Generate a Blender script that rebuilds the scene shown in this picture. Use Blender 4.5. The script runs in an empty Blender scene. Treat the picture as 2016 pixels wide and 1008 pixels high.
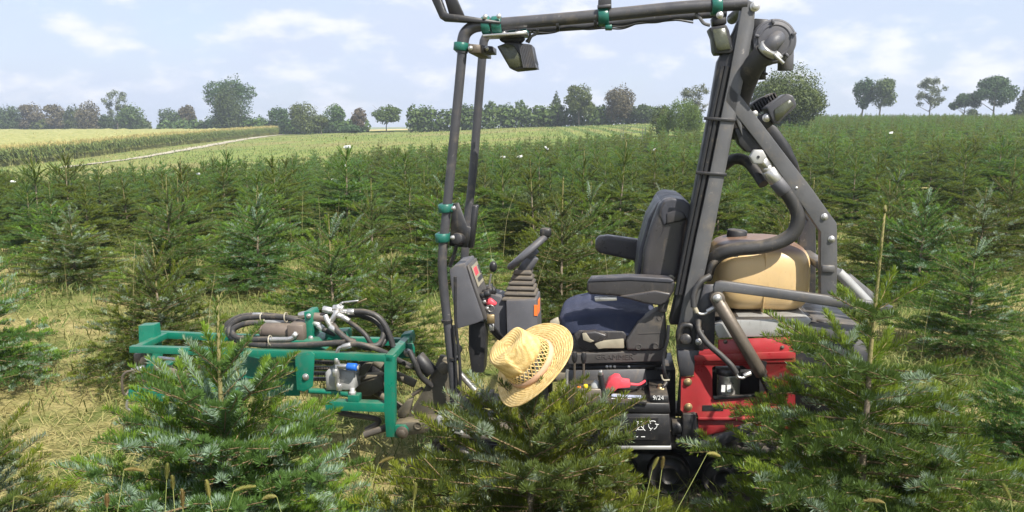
import bpy, bmesh, math, random
import numpy as np
from mathutils import Vector, Matrix

random.seed(7)
RNG = np.random.default_rng(11)
SC = bpy.context.scene
COL = SC.collection
R = math.radians

# ------------------------------------------------------------------ camera
EYE = 1.65
PITCH = R(9.3)
FPX = 1582.0
cam = bpy.data.cameras.new('camera')
cam.sensor_width = 36.0
cam.lens = FPX / 2016.0 * 36.0
cam.clip_start = 0.05
cam.clip_end = 5000
camo = bpy.data.objects.new('camera', cam)
COL.objects.link(camo)
camo.location = (0, 0, EYE)
camo.rotation_euler = (R(90) - PITCH, 0, 0)
SC.camera = camo

# ------------------------------------------------------------------ sky, sun, exposure
SUN_EL = R(50)
SUN_AZ = R(142)          # clockwise from +Y: behind the camera, to the right
world = bpy.data.worlds.new('World')
SC.world = world
world.use_nodes = True
wn, wl = world.node_tree.nodes, world.node_tree.links
wn.clear()
w_out = wn.new('ShaderNodeOutputWorld')
w_bg = wn.new('ShaderNodeBackground')
sky = wn.new('ShaderNodeTexSky')
sky.sky_type = 'NISHITA'
sky.sun_disc = False
sky.sun_elevation = SUN_EL
sky.sun_rotation = SUN_AZ
sky.air_density = 1.0
sky.dust_density = 1.2
sky.ozone_density = 2.0
w_bg.inputs['Strength'].default_value = 0.092
# clouds: soft veil plus small cumulus, laid out in the direction of view of the sky itself
tc = wn.new('ShaderNodeTexCoord')
mp = wn.new('ShaderNodeMapping'); mp.inputs['Scale'].default_value = (1.0, 1.0, 2.3)
wl.new(tc.outputs['Generated'], mp.inputs['Vector'])
def wnoise(scale, detail, rough, loc, dist=0.0):
    m = wn.new('ShaderNodeMapping'); m.inputs['Location'].default_value = loc
    wl.new(mp.outputs['Vector'], m.inputs['Vector'])
    n = wn.new('ShaderNodeTexNoise'); n.inputs['Scale'].default_value = scale
    n.inputs['Detail'].default_value = detail; n.inputs['Roughness'].default_value = rough
    n.inputs['Distortion'].default_value = dist
    wl.new(m.outputs['Vector'], n.inputs['Vector'])
    return n.outputs['Fac']
def wramp(src, a, b, lo=0.0, hi=1.0):
    r = wn.new('ShaderNodeMapRange'); r.interpolation_type = 'SMOOTHSTEP'
    r.inputs['From Min'].default_value = a; r.inputs['From Max'].default_value = b
    r.inputs['To Min'].default_value = lo; r.inputs['To Max'].default_value = hi
    wl.new(src, r.inputs['Value']); return r.outputs['Result']
veil = wramp(wnoise(2.6, 5, 0.55, (3.1, 1.7, 0.4), 0.3), 0.34, 0.64, 0.72, 1.0)
puff = wramp(wnoise(11.0, 8, 0.54, (0.7, 5.2, 2.3), 0.0), 0.47, 0.68, 0.0, 0.95)
def wmix(fac, a, b):
    m = wn.new('ShaderNodeMix'); m.data_type = 'RGBA'
    wl.new(fac, m.inputs['Factor'])
    for sock, v in ((m.inputs[6], a), (m.inputs[7], b)):
        if isinstance(v, tuple): sock.default_value = v
        else: wl.new(v, sock)
    return m.outputs[2]
SKY_VEIL = (4.00, 4.50, 5.60, 1)
SKY_PUFF = (5.75, 5.85, 6.3, 1)
c1 = wmix(veil, sky.outputs['Color'], SKY_VEIL)
c2 = wmix(puff, c1, SKY_PUFF)
wl.new(c2, w_bg.inputs['Color'])
wl.new(w_bg.outputs['Background'], w_out.inputs['Surface'])

sun = bpy.data.lights.new('sun', 'SUN')
sun.energy = 4.4
sun.angle = R(0.5)
sun.color = (1.0, 0.95, 0.86)
suno = bpy.data.objects.new('sun', sun)
COL.objects.link(suno)
sdir = Vector((math.sin(SUN_AZ) * math.cos(SUN_EL), math.cos(SUN_AZ) * math.cos(SUN_EL), math.sin(SUN_EL)))
suno.location = sdir * 50
suno.rotation_euler = sdir.to_track_quat('Z', 'Y').to_euler()

SC.view_settings.view_transform = 'Standard'
SC.view_settings.look = 'None'
SC.view_settings.exposure = 0.97
SC.view_settings.gamma = 1.0
SC.view_settings.use_curve_mapping = False
SC.render.engine = 'CYCLES'
SC.cycles.max_bounces = 6
SC.cycles.diffuse_bounces = 3
SC.cycles.transparent_max_bounces = 6
SC.cycles.use_denoising = True

# ------------------------------------------------------------------ small helpers
def tag(o, label=None, cat=None, group=None, kind=None):
    if label: o['label'] = label
    if cat: o['category'] = cat
    if group: o['group'] = group
    if kind: o['kind'] = kind
    return o
def empty(name, loc=(0, 0, 0), rz=0.0):
    o = bpy.data.objects.new(name, None)
    o.empty_display_size = 0.1
    COL.objects.link(o); o.location = loc; o.rotation_euler = (0, 0, rz)
    return o
def link_mesh(name, me, parent=None):
    o = bpy.data.objects.new(name, me); COL.objects.link(o)
    if parent: o.parent = parent
    return o
def ray(px, py):
    x = (px - 1008) / FPX; v = (504 - py) / FPX
    return Vector((x, math.cos(PITCH) + v * math.sin(PITCH), -math.sin(PITCH) + v * math.cos(PITCH)))
def at(px, py, Y):
    d = ray(px, py); return Vector((0, 0, EYE)) + d * (Y / d.y)
def proj(p):
    x, y, z = p[0], p[1], p[2] - EYE
    d = y * math.cos(PITCH) - z * math.sin(PITCH)
    u = y * math.sin(PITCH) + z * math.cos(PITCH)
    return 1008 + FPX * x / d, 504 - FPX * u / d

def np_mesh(name, V, F, mats, midx=None, attrs=None, smooth=False):
    """V (n,3); F list of (m,k) int arrays; midx list of material numbers per array."""
    me = bpy.data.meshes.new(name)
    V = np.asarray(V, dtype=np.float32)
    me.vertices.add(len(V)); me.vertices.foreach_set('co', V.ravel())
    loops = np.concatenate([f.ravel() for f in F]).astype(np.int32)
    tot = np.concatenate([np.full(len(f), f.shape[1], dtype=np.int32) for f in F])
    start = np.concatenate([[0], np.cumsum(tot)[:-1]]).astype(np.int32)
    me.loops.add(len(loops)); me.loops.foreach_set('vertex_index', loops)
    me.polygons.add(len(tot)); me.polygons.foreach_set('loop_start', start)
    me.polygons.foreach_set('loop_total', tot)
    if midx is not None:
        mi = np.concatenate([np.full(len(f), m, dtype=np.int32) for f, m in zip(F, midx)])
        me.polygons.foreach_set('material_index', mi)
    if smooth: me.polygons.foreach_set('use_smooth', np.ones(len(tot), dtype=bool))
    for m in mats: me.materials.append(m)
    for k, v in (attrs or {}).items():
        a = me.attributes.new(k, 'FLOAT', 'POINT'); a.data.foreach_set('value', np.asarray(v, dtype=np.float32))
    me.update(calc_edges=True)
    return me

# ------------------------------------------------------------------ materials
def new_mat(name):
    m = bpy.data.materials.new(name); m.use_nodes = True
    n, l = m.node_tree.nodes, m.node_tree.links
    n.clear()
    out = n.new('ShaderNodeOutputMaterial')
    return m, n, l, out
def rgba(c): return (c[0], c[1], c[2], 1.0)
def mix_rgb(n, l, fac, a, b):
    m = n.new('ShaderNodeMix'); m.data_type = 'RGBA'
    if isinstance(fac, float): m.inputs[0].default_value = fac
    else: l.new(fac, m.inputs[0])
    for s, v in ((m.inputs[6], a), (m.inputs[7], b)):
        if isinstance(v, (tuple, list)): s.default_value = rgba(v)
        else: l.new(v, s)
    return m.outputs[2]
def noise(n, l, scale, detail=4, rough=0.55, vec=None, dist=0.0):
    t = n.new('ShaderNodeTexNoise'); t.inputs['Scale'].default_value = scale
    t.inputs['Detail'].default_value = detail; t.inputs['Roughness'].default_value = rough
    t.inputs['Distortion'].default_value = dist
    if vec is None:
        c = n.new('ShaderNodeTexCoord'); vec = c.outputs['Object']
    l.new(vec, t.inputs['Vector'])
    return t.outputs['Fac']
def ramp(n, l, src, a, b, lo=0.0, hi=1.0):
    r = n.new('ShaderNodeMapRange'); r.interpolation_type = 'SMOOTHSTEP'
    for k, v in (('From Min', a), ('From Max', b), ('To Min', lo), ('To Max', hi)): r.inputs[k].default_value = v
    l.new(src, r.inputs['Value']); return r.outputs['Result']
def attr(n, name):
    a = n.new('ShaderNodeAttribute'); a.attribute_name = name; return a.outputs['Fac']
def surf(name, col, rough=0.5, metal=0.0, dirt=None, dirt_amt=0.5, dscale=9.0, wear=None, wear_amt=0.3, bump=0.0, bscale=60.0, spec=0.5, sss=0.0, up_dirt=0.0, up_lo=0.5):
    """painted / moulded surface with uneven colour, dust and scuffs"""
    m, n, l, out = new_mat(name)
    p = n.new('ShaderNodeBsdfPrincipled')
    c = mix_rgb(n, l, ramp(n, l, noise(n, l, dscale * 0.6, 5), 0.3, 0.7), tuple(x * 0.82 for x in col), tuple(min(1, x * 1.15) for x in col))
    d_f = None
    if dirt:
        d_f = ramp(n, l, noise(n, l, dscale, 8, 0.68), 0.62 - 0.25 * dirt_amt, 0.80, 0.0, min(1.0, 0.35 + dirt_amt * 0.6))
        c = mix_rgb(n, l, d_f, c, dirt)
        tcs = n.new('ShaderNodeTexCoord'); mps = n.new('ShaderNodeMapping'); mps.inputs['Scale'].default_value = (1, 1, 0.22)
        l.new(tcs.outputs['Object'], mps.inputs['Vector'])
        c = mix_rgb(n, l, ramp(n, l, noise(n, l, 38, 7, 0.7, mps.outputs['Vector']), 0.56, 0.74, 0.0, 0.55 * min(1, dirt_amt + 0.25)), c, tuple(x * 0.9 for x in dirt))
        c = mix_rgb(n, l, ramp(n, l, noise(n, l, 95, 4, 0.6), 0.66, 0.71, 0.0, 0.75 * min(1, dirt_amt + 0.2)), c, dirt)
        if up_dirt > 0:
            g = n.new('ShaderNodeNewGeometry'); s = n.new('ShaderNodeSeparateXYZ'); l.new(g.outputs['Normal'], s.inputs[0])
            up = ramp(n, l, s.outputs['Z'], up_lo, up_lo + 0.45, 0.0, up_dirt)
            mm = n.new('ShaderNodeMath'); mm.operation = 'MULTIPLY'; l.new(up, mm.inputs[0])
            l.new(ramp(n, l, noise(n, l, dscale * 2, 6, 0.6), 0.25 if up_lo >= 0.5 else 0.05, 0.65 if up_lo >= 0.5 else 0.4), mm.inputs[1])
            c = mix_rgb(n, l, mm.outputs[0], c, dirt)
    if wear:
        t = ramp(n, l, noise(n, l, dscale * 3.3, 10, 0.75, dist=1.2), 0.66 - 0.15 * wear_amt, 0.70, 0, 0.9)
        c = mix_rgb(n, l, t, c, wear)
    l.new(c, p.inputs['Base Color'])
    rr = ramp(n, l, noise(n, l, dscale * 1.7, 6, 0.6), 0.25, 0.75, max(0.04, rough - 0.12), min(1, rough + 0.16))
    l.new(rr, p.inputs['Roughness'])
    p.inputs['Metallic'].default_value = metal
    p.inputs['Specular IOR Level'].default_value = spec
    if sss > 0:
        p.inputs['Subsurface Weight'].default_value = sss
        p.inputs['Subsurface Radius'].default_value = (0.05, 0.035, 0.015)
    if bump > 0:
        b = n.new('ShaderNodeBump'); b.inputs['Strength'].default_value = bump; b.inputs['Distance'].default_value = 0.003
        l.new(noise(n, l, bscale, 5, 0.6), b.inputs['Height']); l.new(b.outputs['Normal'], p.inputs['Normal'])
    l.new(p.outputs['BSDF'], out.inputs['Surface'])
    return m

DUST = (0.20, 0.16, 0.11)
M = {}
M['grey'] = surf('dark_grey_paint', (0.050, 0.050, 0.056), 0.40, 0.0, DUST, 0.4, 9, (0.20, 0.19, 0.18), 0.35, 0.15, 90, up_dirt=0.35)
M['grey2'] = surf('mid_grey_paint', (0.085, 0.085, 0.088), 0.43, 0.0, DUST, 0.45, 10, (0.25, 0.23, 0.21), 0.35, 0.15, 90, up_dirt=0.4)
M['greyplastic'] = surf('grey_plastic', (0.085, 0.085, 0.095), 0.5, 0, DUST, 0.25, 9, None, 0, 0.25, 400, up_dirt=0.3)
M['black'] = surf('black_plastic', (0.018, 0.018, 0.020), 0.45, 0, DUST, 0.22, 10, None, 0, 0.1, 200, up_dirt=0.35)
M['blackmetal'] = surf('black_metal', (0.022, 0.022, 0.024), 0.4, 0.2, DUST, 0.3, 8, (0.12, 0.08, 0.05), 0.2, 0.1, 120, up_dirt=0.4)
M['rubber'] = surf('rubber_hose', (0.030, 0.029, 0.029), 0.55, 0, DUST, 0.35, 14, None, 0, 0.15, 300, up_dirt=0.45)
M['dustrubber'] = surf('dusty_rubber', (0.075, 0.066, 0.056), 0.75, 0, DUST, 0.5, 12, None, 0, 0.2, 200, up_dirt=0.5)
M['green'] = surf('green_paint', (0.006, 0.145, 0.092), 0.36, 0, (0.12, 0.125, 0.08), 0.45, 10, (0.12, 0.10, 0.07), 0.4, 0.06, 60, up_dirt=0.45)
M['greendark'] = surf('clamp_green_paint', (0.012, 0.105, 0.080), 0.36, 0, (0.08, 0.09, 0.06), 0.2, 12, None, 0, 0.06, 60)
M['red'] = surf('red_paint', (0.30, 0.026, 0.030), 0.36, 0, (0.24, 0.10, 0.065), 0.5, 8, (0.13, 0.07, 0.05), 0.35, 0.05, 50, up_dirt=0.3)
M['silver'] = surf('zinc_metal', (0.50, 0.49, 0.47), 0.34, 0.78, DUST, 0.3, 20, None, 0, 0.1, 120)
M['hood'] = surf('silver_grey_hood', (0.40, 0.40, 0.39), 0.38, 0.25, (0.16, 0.14, 0.11), 0.4, 8, (0.1, 0.09, 0.08), 0.3, 0.05, 50, up_dirt=0.3)
M['oily'] = surf('oily_steel', (0.12, 0.10, 0.08), 0.48, 0.4, (0.15, 0.125, 0.085), 0.6, 10, (0.06, 0.045, 0.03), 0.4, 0.3, 80, up_dirt=0.6)
M['mud'] = surf('muddy_steel', (0.085, 0.075, 0.055), 0.7, 0.0, (0.19, 0.155, 0.095), 0.6, 9, (0.04, 0.035, 0.03), 0.3, 0.4, 60, up_dirt=0.8)
M['motor'] = surf('brown_motor', (0.125, 0.098, 0.080), 0.55, 0.1, DUST, 0.5, 14, (0.06, 0.04, 0.03), 0.3, 0.2, 90, up_dirt=0.5)
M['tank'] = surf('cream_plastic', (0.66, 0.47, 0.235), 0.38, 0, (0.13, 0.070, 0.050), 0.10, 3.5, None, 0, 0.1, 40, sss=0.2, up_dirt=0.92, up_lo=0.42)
M['blue'] = surf('navy_fabric', (0.038, 0.046, 0.082), 0.8, 0, (0.10, 0.09, 0.10), 0.25, 9, None, 0, 0.6, 900, spec=0.25, up_dirt=0.15)
M['armpad'] = surf('dark_blue_grey_vinyl', (0.040, 0.041, 0.052), 0.45, 0, DUST, 0.2, 8, None, 0, 0.25, 350, up_dirt=0.25)
M['leather'] = surf('black_vinyl', (0.042, 0.039, 0.041), 0.34, 0, DUST, 0.25, 8, None, 0, 0.25, 350, up_dirt=0.3)
M['seatgrey'] = surf('seat_side_plastic', (0.062, 0.058, 0.056), 0.55, 0, DUST, 0.35, 9, None, 0, 0.2, 350, up_dirt=0.4)
M['white'] = surf('white_print', (0.78, 0.78, 0.76), 0.5, 0, DUST, 0.15, 30)
M['ivory'] = surf('ivory_plastic', (0.30, 0.27, 0.20), 0.45, 0, DUST, 0.3, 20)
M['bluecap'] = surf('blue_cap', (0.015, 0.11, 0.46), 0.4)
M['redcap'] = surf('pink_red_cover', (0.72, 0.075, 0.10), 0.4, 0, DUST, 0.15, 15)
M['orange'] = surf('orange_sticker', (0.85, 0.19, 0.035), 0.45)
M['yellow'] = surf('yellow_knob', (0.80, 0.60, 0.03), 0.4)
M['brass'] = surf('dull_brass', (0.40, 0.30, 0.16), 0.4, 0.8, DUST, 0.4, 20)
M['lens'] = surf('mossy_lens', (0.055, 0.060, 0.040), 0.22, 0, (0.12, 0.12, 0.06), 0.6, 30)
M['bluegrey'] = surf('label_print_blue', (0.30, 0.34, 0.45), 0.45)

# ------------------------------------------------------------------ mesh builder
class MB:
    def __init__(s): s.bm = bmesh.new()
    def prism(s, pts, y0, y1):
        """pts (x,z) outline, extruded along y"""
        a = [s.bm.verts.new((x, y0, z)) for x, z in pts]
        b = [s.bm.verts.new((x, y1, z)) for x, z in pts]
        n = len(pts)
        s.bm.faces.new(a); s.bm.faces.new(b[::-1])
        for i in range(n):
            j = (i + 1) % n
            s.bm.faces.new((a[j], a[i], b[i], b[j]))
        return s
    def box(s, c, size, rot=None):
        g = bmesh.ops.create_cube(s.bm, size=1.0)['verts']
        m = Matrix.Translation(c) @ (rot.to_4x4() if rot else Matrix()) @ Matrix.Diagonal((size[0], size[1], size[2], 1))
        bmesh.ops.transform(s.bm, matrix=m, verts=g)
        return s
    def frame(s, d):
        d = Vector(d).normalized()
        u = Vector((0, 0, 1)) if abs(d.z) < 0.9 else Vector((1, 0, 0))
        a = d.cross(u).normalized(); return d, a, a.cross(d).normalized()
    def cyl(s, p0, p1, r, n=14, r2=None):
        return s.tube([p0, p1], r, n, False, r2)
    def tube(s, pts, r, n=10, smooth=True, r2=None, seg=6, caps=True):
        P = [Vector(p) for p in pts]
        if smooth and len(P) > 2:
            Q = []
            for i in range(len(P) - 1):
                p0 = P[i - 1] if i > 0 else P[0] * 2 - P[1]
                p1, p2 = P[i], P[i + 1]
                p3 = P[i + 2] if i + 2 < len(P) else P[-1] * 2 - P[-2]
                for k in range(seg):
                    t = k / seg
                    Q.append(0.5 * ((2 * p1) + (p2 - p0) * t + (2 * p0 - 5 * p1 + 4 * p2 - p3) * t * t + (3 * p1 - p0 - 3 * p2 + p3) * t ** 3))
            Q.append(P[-1]); P = Q
        d, a, b = s.frame(P[1] - P[0])
        rings = []
        m = len(P)
        for i, p in enumerate(P):
            dd = (P[min(i + 1, m - 1)] - P[max(i - 1, 0)]).normalized()
            a = (a - dd * a.dot(dd)).normalized(); b = dd.cross(a)
            if callable(r): rr = r(i / (m - 1))
            else: rr = r if r2 is None else r + (r2 - r) * i / (m - 1)
            rings.append([s.bm.verts.new(p + (a * math.cos(2 * math.pi * k / n) + b * math.sin(2 * math.pi * k / n)) * rr) for k in range(n)])
        for i in range(m - 1):
            for k in range(n):
                j = (k + 1) % n
                s.bm.faces.new((rings[i][k], rings[i][j], rings[i + 1][j], rings[i + 1][k]))
        if caps:
            s.bm.faces.new(rings[0][::-1]); s.bm.faces.new(rings[-1])
        return s
    def lathe(s, prof, o, axis, n=24):
        d, a, b = s.frame(axis); o = Vector(o)
        rings = []
        for r, h in prof:
            rings.append([s.bm.verts.new(o + d * h + (a * math.cos(2 * math.pi * k / n) + b * math.sin(2 * math.pi * k / n)) * max(r, 1e-4)) for k in range(n)])
        for i in range(len(prof) - 1):
            for k in range(n):
                j = (k + 1) % n
                s.bm.faces.new((rings[i][k], rings[i][j], rings[i + 1][j], rings[i + 1][k]))
        s.bm.faces.new(rings[0][::-1]); s.bm.faces.new(rings[-1])
        return s
    def torus(s, c, axis, R0, r, n=40, k=10):
        d, a, b = s.frame(axis); c = Vector(c)
        rings = []
        for i in range(n):
            t = 2 * math.pi * i / n; e = a * math.cos(t) + b * math.sin(t)
            rings.append([s.bm.verts.new(c + e * (R0 + r * math.cos(2 * math.pi * q / k)) + d * (r * math.sin(2 * math.pi * q / k))) for q in range(k)])
        for i in range(n):
            i2 = (i + 1) % n
            for q in range(k):
                q2 = (q + 1) % k
                s.bm.faces.new((rings[i][q], rings[i2][q], rings[i2][q2], rings[i][q2]))
        return s
    def bolt(s, c, axis, r):
        d, a, b = s.frame(axis); c = Vector(c)
        s.cyl(c, c + d * r * 0.3, r * 1.45, 16)
        s.cyl(c + d * r * 0.3, c + d * r * 1.0, r, 6)
        return s
    def blob(s, c, half, e=0.35, nu=20, nv=12, fn=None):
        """superellipsoid cushion"""
        def sg(x, p): return math.copysign(abs(x) ** p, x)
        grid = []
        for i in range(nv + 1):
            v = -math.pi / 2 + math.pi * i / nv
            row = []
            for k in range(nu):
                u = -math.pi + 2 * math.pi * k / nu
                p = Vector((sg(math.cos(v), e) * sg(math.cos(u), e), sg(math.cos(v), e) * sg(math.sin(u), e), sg(math.sin(v), e)))
                q = Vector((p.x * half[0], p.y * half[1], p.z * half[2]))
                if fn: q = fn(q)
                row.append(s.bm.verts.new(Vector(c) + q))
            grid.append(row)
        for i in range(nv):
            for k in range(nu):
                j = (k + 1) % nu
                s.bm.faces.new((grid[i][k], grid[i][j], grid[i + 1][j], grid[i + 1][k]))
        bmesh.ops.remove_doubles(s.bm, verts=grid[0] + grid[-1], dist=1e-5)
        return s
    def build(s, name, mat, parent=None, bevel=0.003, seg=1, sharp=38):
        bm = s.bm
        bm.normal_update()
        if bevel > 0:
            e = [x for x in bm.edges if len(x.link_faces) == 2 and x.calc_face_angle(0) > R(sharp)]
            if e: bmesh.ops.bevel(bm, geom=e, offset=bevel, segments=seg, affect='EDGES', profile=0.6, clamp_overlap=True)
        bmesh.ops.recalc_face_normals(bm, faces=bm.faces[:])
        for f in bm.faces: f.smooth = True
        for x in bm.edges:
            x.smooth = not (len(x.link_faces) == 2 and x.calc_face_angle(0) > R(sharp + (12 if bevel > 0 else 0)))
        me = bpy.data.meshes.new(name)
        bm.to_mesh(me); bm.free()
        me.materials.append(mat)
        return link_mesh(name, me, parent)

def text_mesh(body, size, depth=0.001):
    cu = bpy.data.curves.new('text_tmp', 'FONT'); cu.body = body; cu.size = size; cu.extrude = depth
    cu.align_x = 'CENTER'; cu.align_y = 'CENTER'
    ob = bpy.data.objects.new('text_tmp', cu); COL.objects.link(ob)
    dg = bpy.context.evaluated_depsgraph_get()
    me = bpy.data.meshes.new_from_object(ob.evaluated_get(dg))
    bpy.data.objects.remove(ob); bpy.data.curves.remove(cu)
    return me
# ================================================================== TERRAIN
TD = np.array([9, 15, 25, 40, 60, 90, 130, 180, 260, 400, 1200], float)
TU = np.array([-1400, 0, 400, 800, 1050, 1300, 1550, 2016, 3400], float)
TP = np.array([
    [541, 446, 410, 376, 344, 315, 285, 268, 262, 258, 252],
    [541, 446, 408, 372, 342, 314, 284, 267, 262, 258, 252],
    [541, 440, 398, 360, 330, 303, 279, 268, 262, 258, 252],
    [541, 430, 375, 338, 306, 280, 262, 257, 256, 256, 250],
    [541, 425, 368, 330, 296, 264, 249, 252, 253, 253, 250],
    [541, 422, 360, 318, 283, 256, 241, 246, 250, 252, 250],
    [541, 420, 352, 308, 274, 250, 238, 244, 250, 252, 250],
    [541, 418, 347, 299, 266, 247, 239, 246, 252, 254, 250],
    [541, 418, 347, 299, 266, 247, 239, 246, 252, 254, 250]], float)
def _py2slope(py):
    v = (504 - py) / FPX
    return (-math.sin(PITCH) + v * math.cos(PITCH)) / (math.cos(PITCH) + v * math.sin(PITCH))
TS = _py2slope(TP)
TZ = EYE + TS * TD[None, :]
TZ[:, 0] = 0.0
LD = np.log(TD)
# dense resampling along distance with smoothing, so the slopes have no creases
_LD = np.linspace(LD[0], LD[-1], 240)
_Z = np.array([np.interp(_LD, LD, row) for row in TZ])
for _ in range(60):
    _Z[:, 1:-1] = 0.25 * _Z[:, :-2] + 0.5 * _Z[:, 1:-1] + 0.25 * _Z[:, 2:]
def ground_z(X, Y):
    X = np.asarray(X, float); Y = np.asarray(Y, float)
    Yc = np.clip(Y, 1e-3, 1190)
    U = np.clip(1008 + FPX * X / np.maximum(Yc, 1.0), TU[0], TU[-1])
    t = (np.log(np.maximum(Yc, 9.0)) - LD[0]) / (LD[-1] - LD[0]) * 239
    i = np.clip(t.astype(int), 0, 238); f = t - i
    k = np.clip(np.searchsorted(TU, U) - 1, 0, len(TU) - 2)
    w = (U - TU[k]) / (TU[k + 1] - TU[k]); w = w * w * (3 - 2 * w) * 0.5 + w * 0.5
    za = _Z[k, i] * (1 - f) + _Z[k, i + 1] * f
    zb = _Z[k + 1, i] * (1 - f) + _Z[k + 1, i + 1] * f
    z = za * (1 - w) + zb * w
    rise = np.clip((Y - 9.0) / 1.0, 0, 1)
    bump = 0.02 * np.sin(X * 2.1 + 0.7 * Y) * np.sin(Y * 1.7 - 0.4 * X) + 0.012 * np.sin(X * 5.3 + 1.3) * np.sin(Y * 4.9)
    return np.where(Y < 9, 0, z * rise) + bump * np.clip((Y - 0.5) / 2, 0, 1)
def gz(x, y): return float(ground_z(x, y))
# where the plantation ends (distance) along the picture's width
PU = np.array([-1400, 0, 300, 600, 800, 1050, 1300, 1420, 1500, 3400], float)
PD = np.array([29, 31, 36, 43, 51, 55, 59, 64, 128, 132], float)
def plant_end(X, Y):
    U = 1008 + FPX * np.asarray(X, float) / np.maximum(np.asarray(Y, float), 1.0)
    return np.interp(U, PU, PD)

def ground_mesh():
    rows = np.concatenate([np.linspace(-12, 1.5, 8), np.geomspace(2, 9, 40), np.geomspace(9.2, 1180, 170)])
    lat = np.sinh(np.linspace(-3.2, 3.2, 181)) / math.sinh(3.2)
    V = []; med = []
    for y in rows:
        half = 14 + max(y, 0) * 1.9
        x = lat * half; yy = np.full_like(x, y)
        V.append(np.stack([x, yy, ground_z(x, yy)], 1))
        e = plant_end(x, np.maximum(yy, 1))
        med.append(np.clip((yy - e + 1.0) / 3.0, 0, 1))
    nr, nc = len(rows), len(lat)
    idx = np.arange(nr * nc).reshape(nr, nc)
    q = np.stack([idx[:-1, :-1], idx[:-1, 1:], idx[1:, 1:], idx[1:, :-1]], -1).reshape(-1, 4)
    m, n, l, out = new_mat('field_ground')
    p = n.new('ShaderNodeBsdfPrincipled'); p.inputs['Roughness'].default_value = 0.95; p.inputs['Specular IOR Level'].default_value = 0.1
    g = n.new('ShaderNodeNewGeometry'); pos = g.outputs['Position']
    straw = mix_rgb(n, l, ramp(n, l, noise(n, l, 9, 8, 0.7, pos), 0.35, 0.65), (0.24, 0.205, 0.08), (0.38, 0.32, 0.145))
    green = mix_rgb(n, l, ramp(n, l, noise(n, l, 5, 8, 0.7, pos), 0.3, 0.7), (0.055, 0.085, 0.018), (0.13, 0.16, 0.04))
    a = mix_rgb(n, l, ramp(n, l, noise(n, l, 0.9, 5, 0.6, pos), 0.40, 0.60), straw, green)
    mg = mix_rgb(n, l, ramp(n, l, noise(n, l, 0.35, 6, 0.65, pos), 0.35, 0.65), (0.115, 0.165, 0.035), (0.20, 0.225, 0.062))
    mg2 = mix_rgb(n, l, ramp(n, l, noise(n, l, 0.06, 3, 0.5, pos), 0.45, 0.65), mg, (0.20, 0.19, 0.07))
    sx = n.new('ShaderNodeSeparateXYZ'); l.new(pos, sx.inputs[0])
    wv = n.new('ShaderNodeTexWave'); wv.wave_type = 'BANDS'; wv.bands_direction = 'X'; wv.inputs['Scale'].default_value = 0.13; wv.inputs['Distortion'].default_value = 0.8; wv.inputs['Detail'].default_value = 3; wv.inputs['Detail Scale'].default_value = 0.6
    l.new(pos, wv.inputs['Vector'])
    rows_ = n.new('ShaderNodeMath'); rows_.operation = 'MULTIPLY'; l.new(ramp(n, l, wv.outputs['Fac'], 0.45, 0.75, 0.0, 0.75), rows_.inputs[0]); l.new(ramp(n, l, sx.outputs['X'], 1.0, 9.0), rows_.inputs[1])
    mg3 = mix_rgb(n, l, rows_.outputs[0], mg2, (0.055, 0.105, 0.022))
    c = mix_rgb(n, l, attr(n, 'meadow'), a, mg3)
    l.new(c, p.inputs['Base Color'])
    b = n.new('ShaderNodeBump'); b.inputs['Strength'].default_value = 0.8; b.inputs['Distance'].default_value = 0.04
    l.new(noise(n, l, 14, 8, 0.7, pos), b.inputs['Height']); l.new(b.outputs['Normal'], p.inputs['Normal'])
    l.new(p.outputs['BSDF'], out.inputs['Surface'])
    me = np_mesh('ground', np.concatenate(V), [q], [m], attrs={'meadow': np.concatenate(med)}, smooth=True)
    return tag(link_mesh('ground', me), kind='structure')
ground_mesh()

def ribbon(name, pts, widths, mat, lift, n=60):
    """a strip that follows the terrain along a centre line"""
    P = np.array(pts, float); t = np.linspace(0, 1, len(P)); tt = np.linspace(0, 1, n)
    cx = np.interp(tt, t, P[:, 0]); cy = np.interp(tt, t, P[:, 1]); w = np.interp(tt, t, widths)
    dx = np.gradient(cx); dy = np.gradient(cy); ln = np.hypot(dx, dy); nx, ny = -dy / ln, dx / ln
    k = 7; V = []
    for s in np.linspace(-0.5, 0.5, k):
        wob = 0.25 * np.sin(np.arange(n) * 1.7 + s * 9) * abs(s) * 2
        x = cx + nx * (w * s + wob); y = cy + ny * (w * s + wob)
        V.append(np.stack([x, y, ground_z(x, y) + lift], 1))
    V = np.stack(V, 1).reshape(-1, 3)
    idx = np.arange(n * k).reshape(n, k)
    q = np.stack([idx[:-1, :-1], idx[1:, :-1], idx[1:, 1:], idx[:-1, 1:]], -1).reshape(-1, 4)
    return link_mesh(name, np_mesh(name, V, [q], [mat], smooth=True))
def earth(name, c0, c1, scale):
    m, n, l, out = new_mat(name)
    p = n.new('ShaderNodeBsdfPrincipled'); p.inputs['Roughness'].default_value = 0.95
    g = n.new('ShaderNodeNewGeometry')
    l.new(mix_rgb(n, l, ramp(n, l, noise(n, l, scale, 6, 0.65, g.outputs['Position']), 0.35, 0.65), c0, c1), p.inputs['Base Color'])
    l.new(p.outputs['BSDF'], out.inputs['Surface']); return m
tag(ribbon('path', [(-37, 66), (-37.5, 80), (-41, 105), (-45.5, 140), (-49.5, 172), (-47, 200)], [0.9, 1.2, 1.7, 2.3, 3.2, 3.6],
           earth('gravel_track', (0.28, 0.25, 0.18), (0.42, 0.38, 0.29), 1.2), 0.06), kind='structure')
tag(ribbon('stubble_field', [(-32, 168), (-24, 172), (-16, 172)], [26, 30, 30],
           earth('ripe_stubble', (0.52, 0.36, 0.16), (0.62, 0.46, 0.24), 0.3), 0.35, 20), kind='structure')

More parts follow.
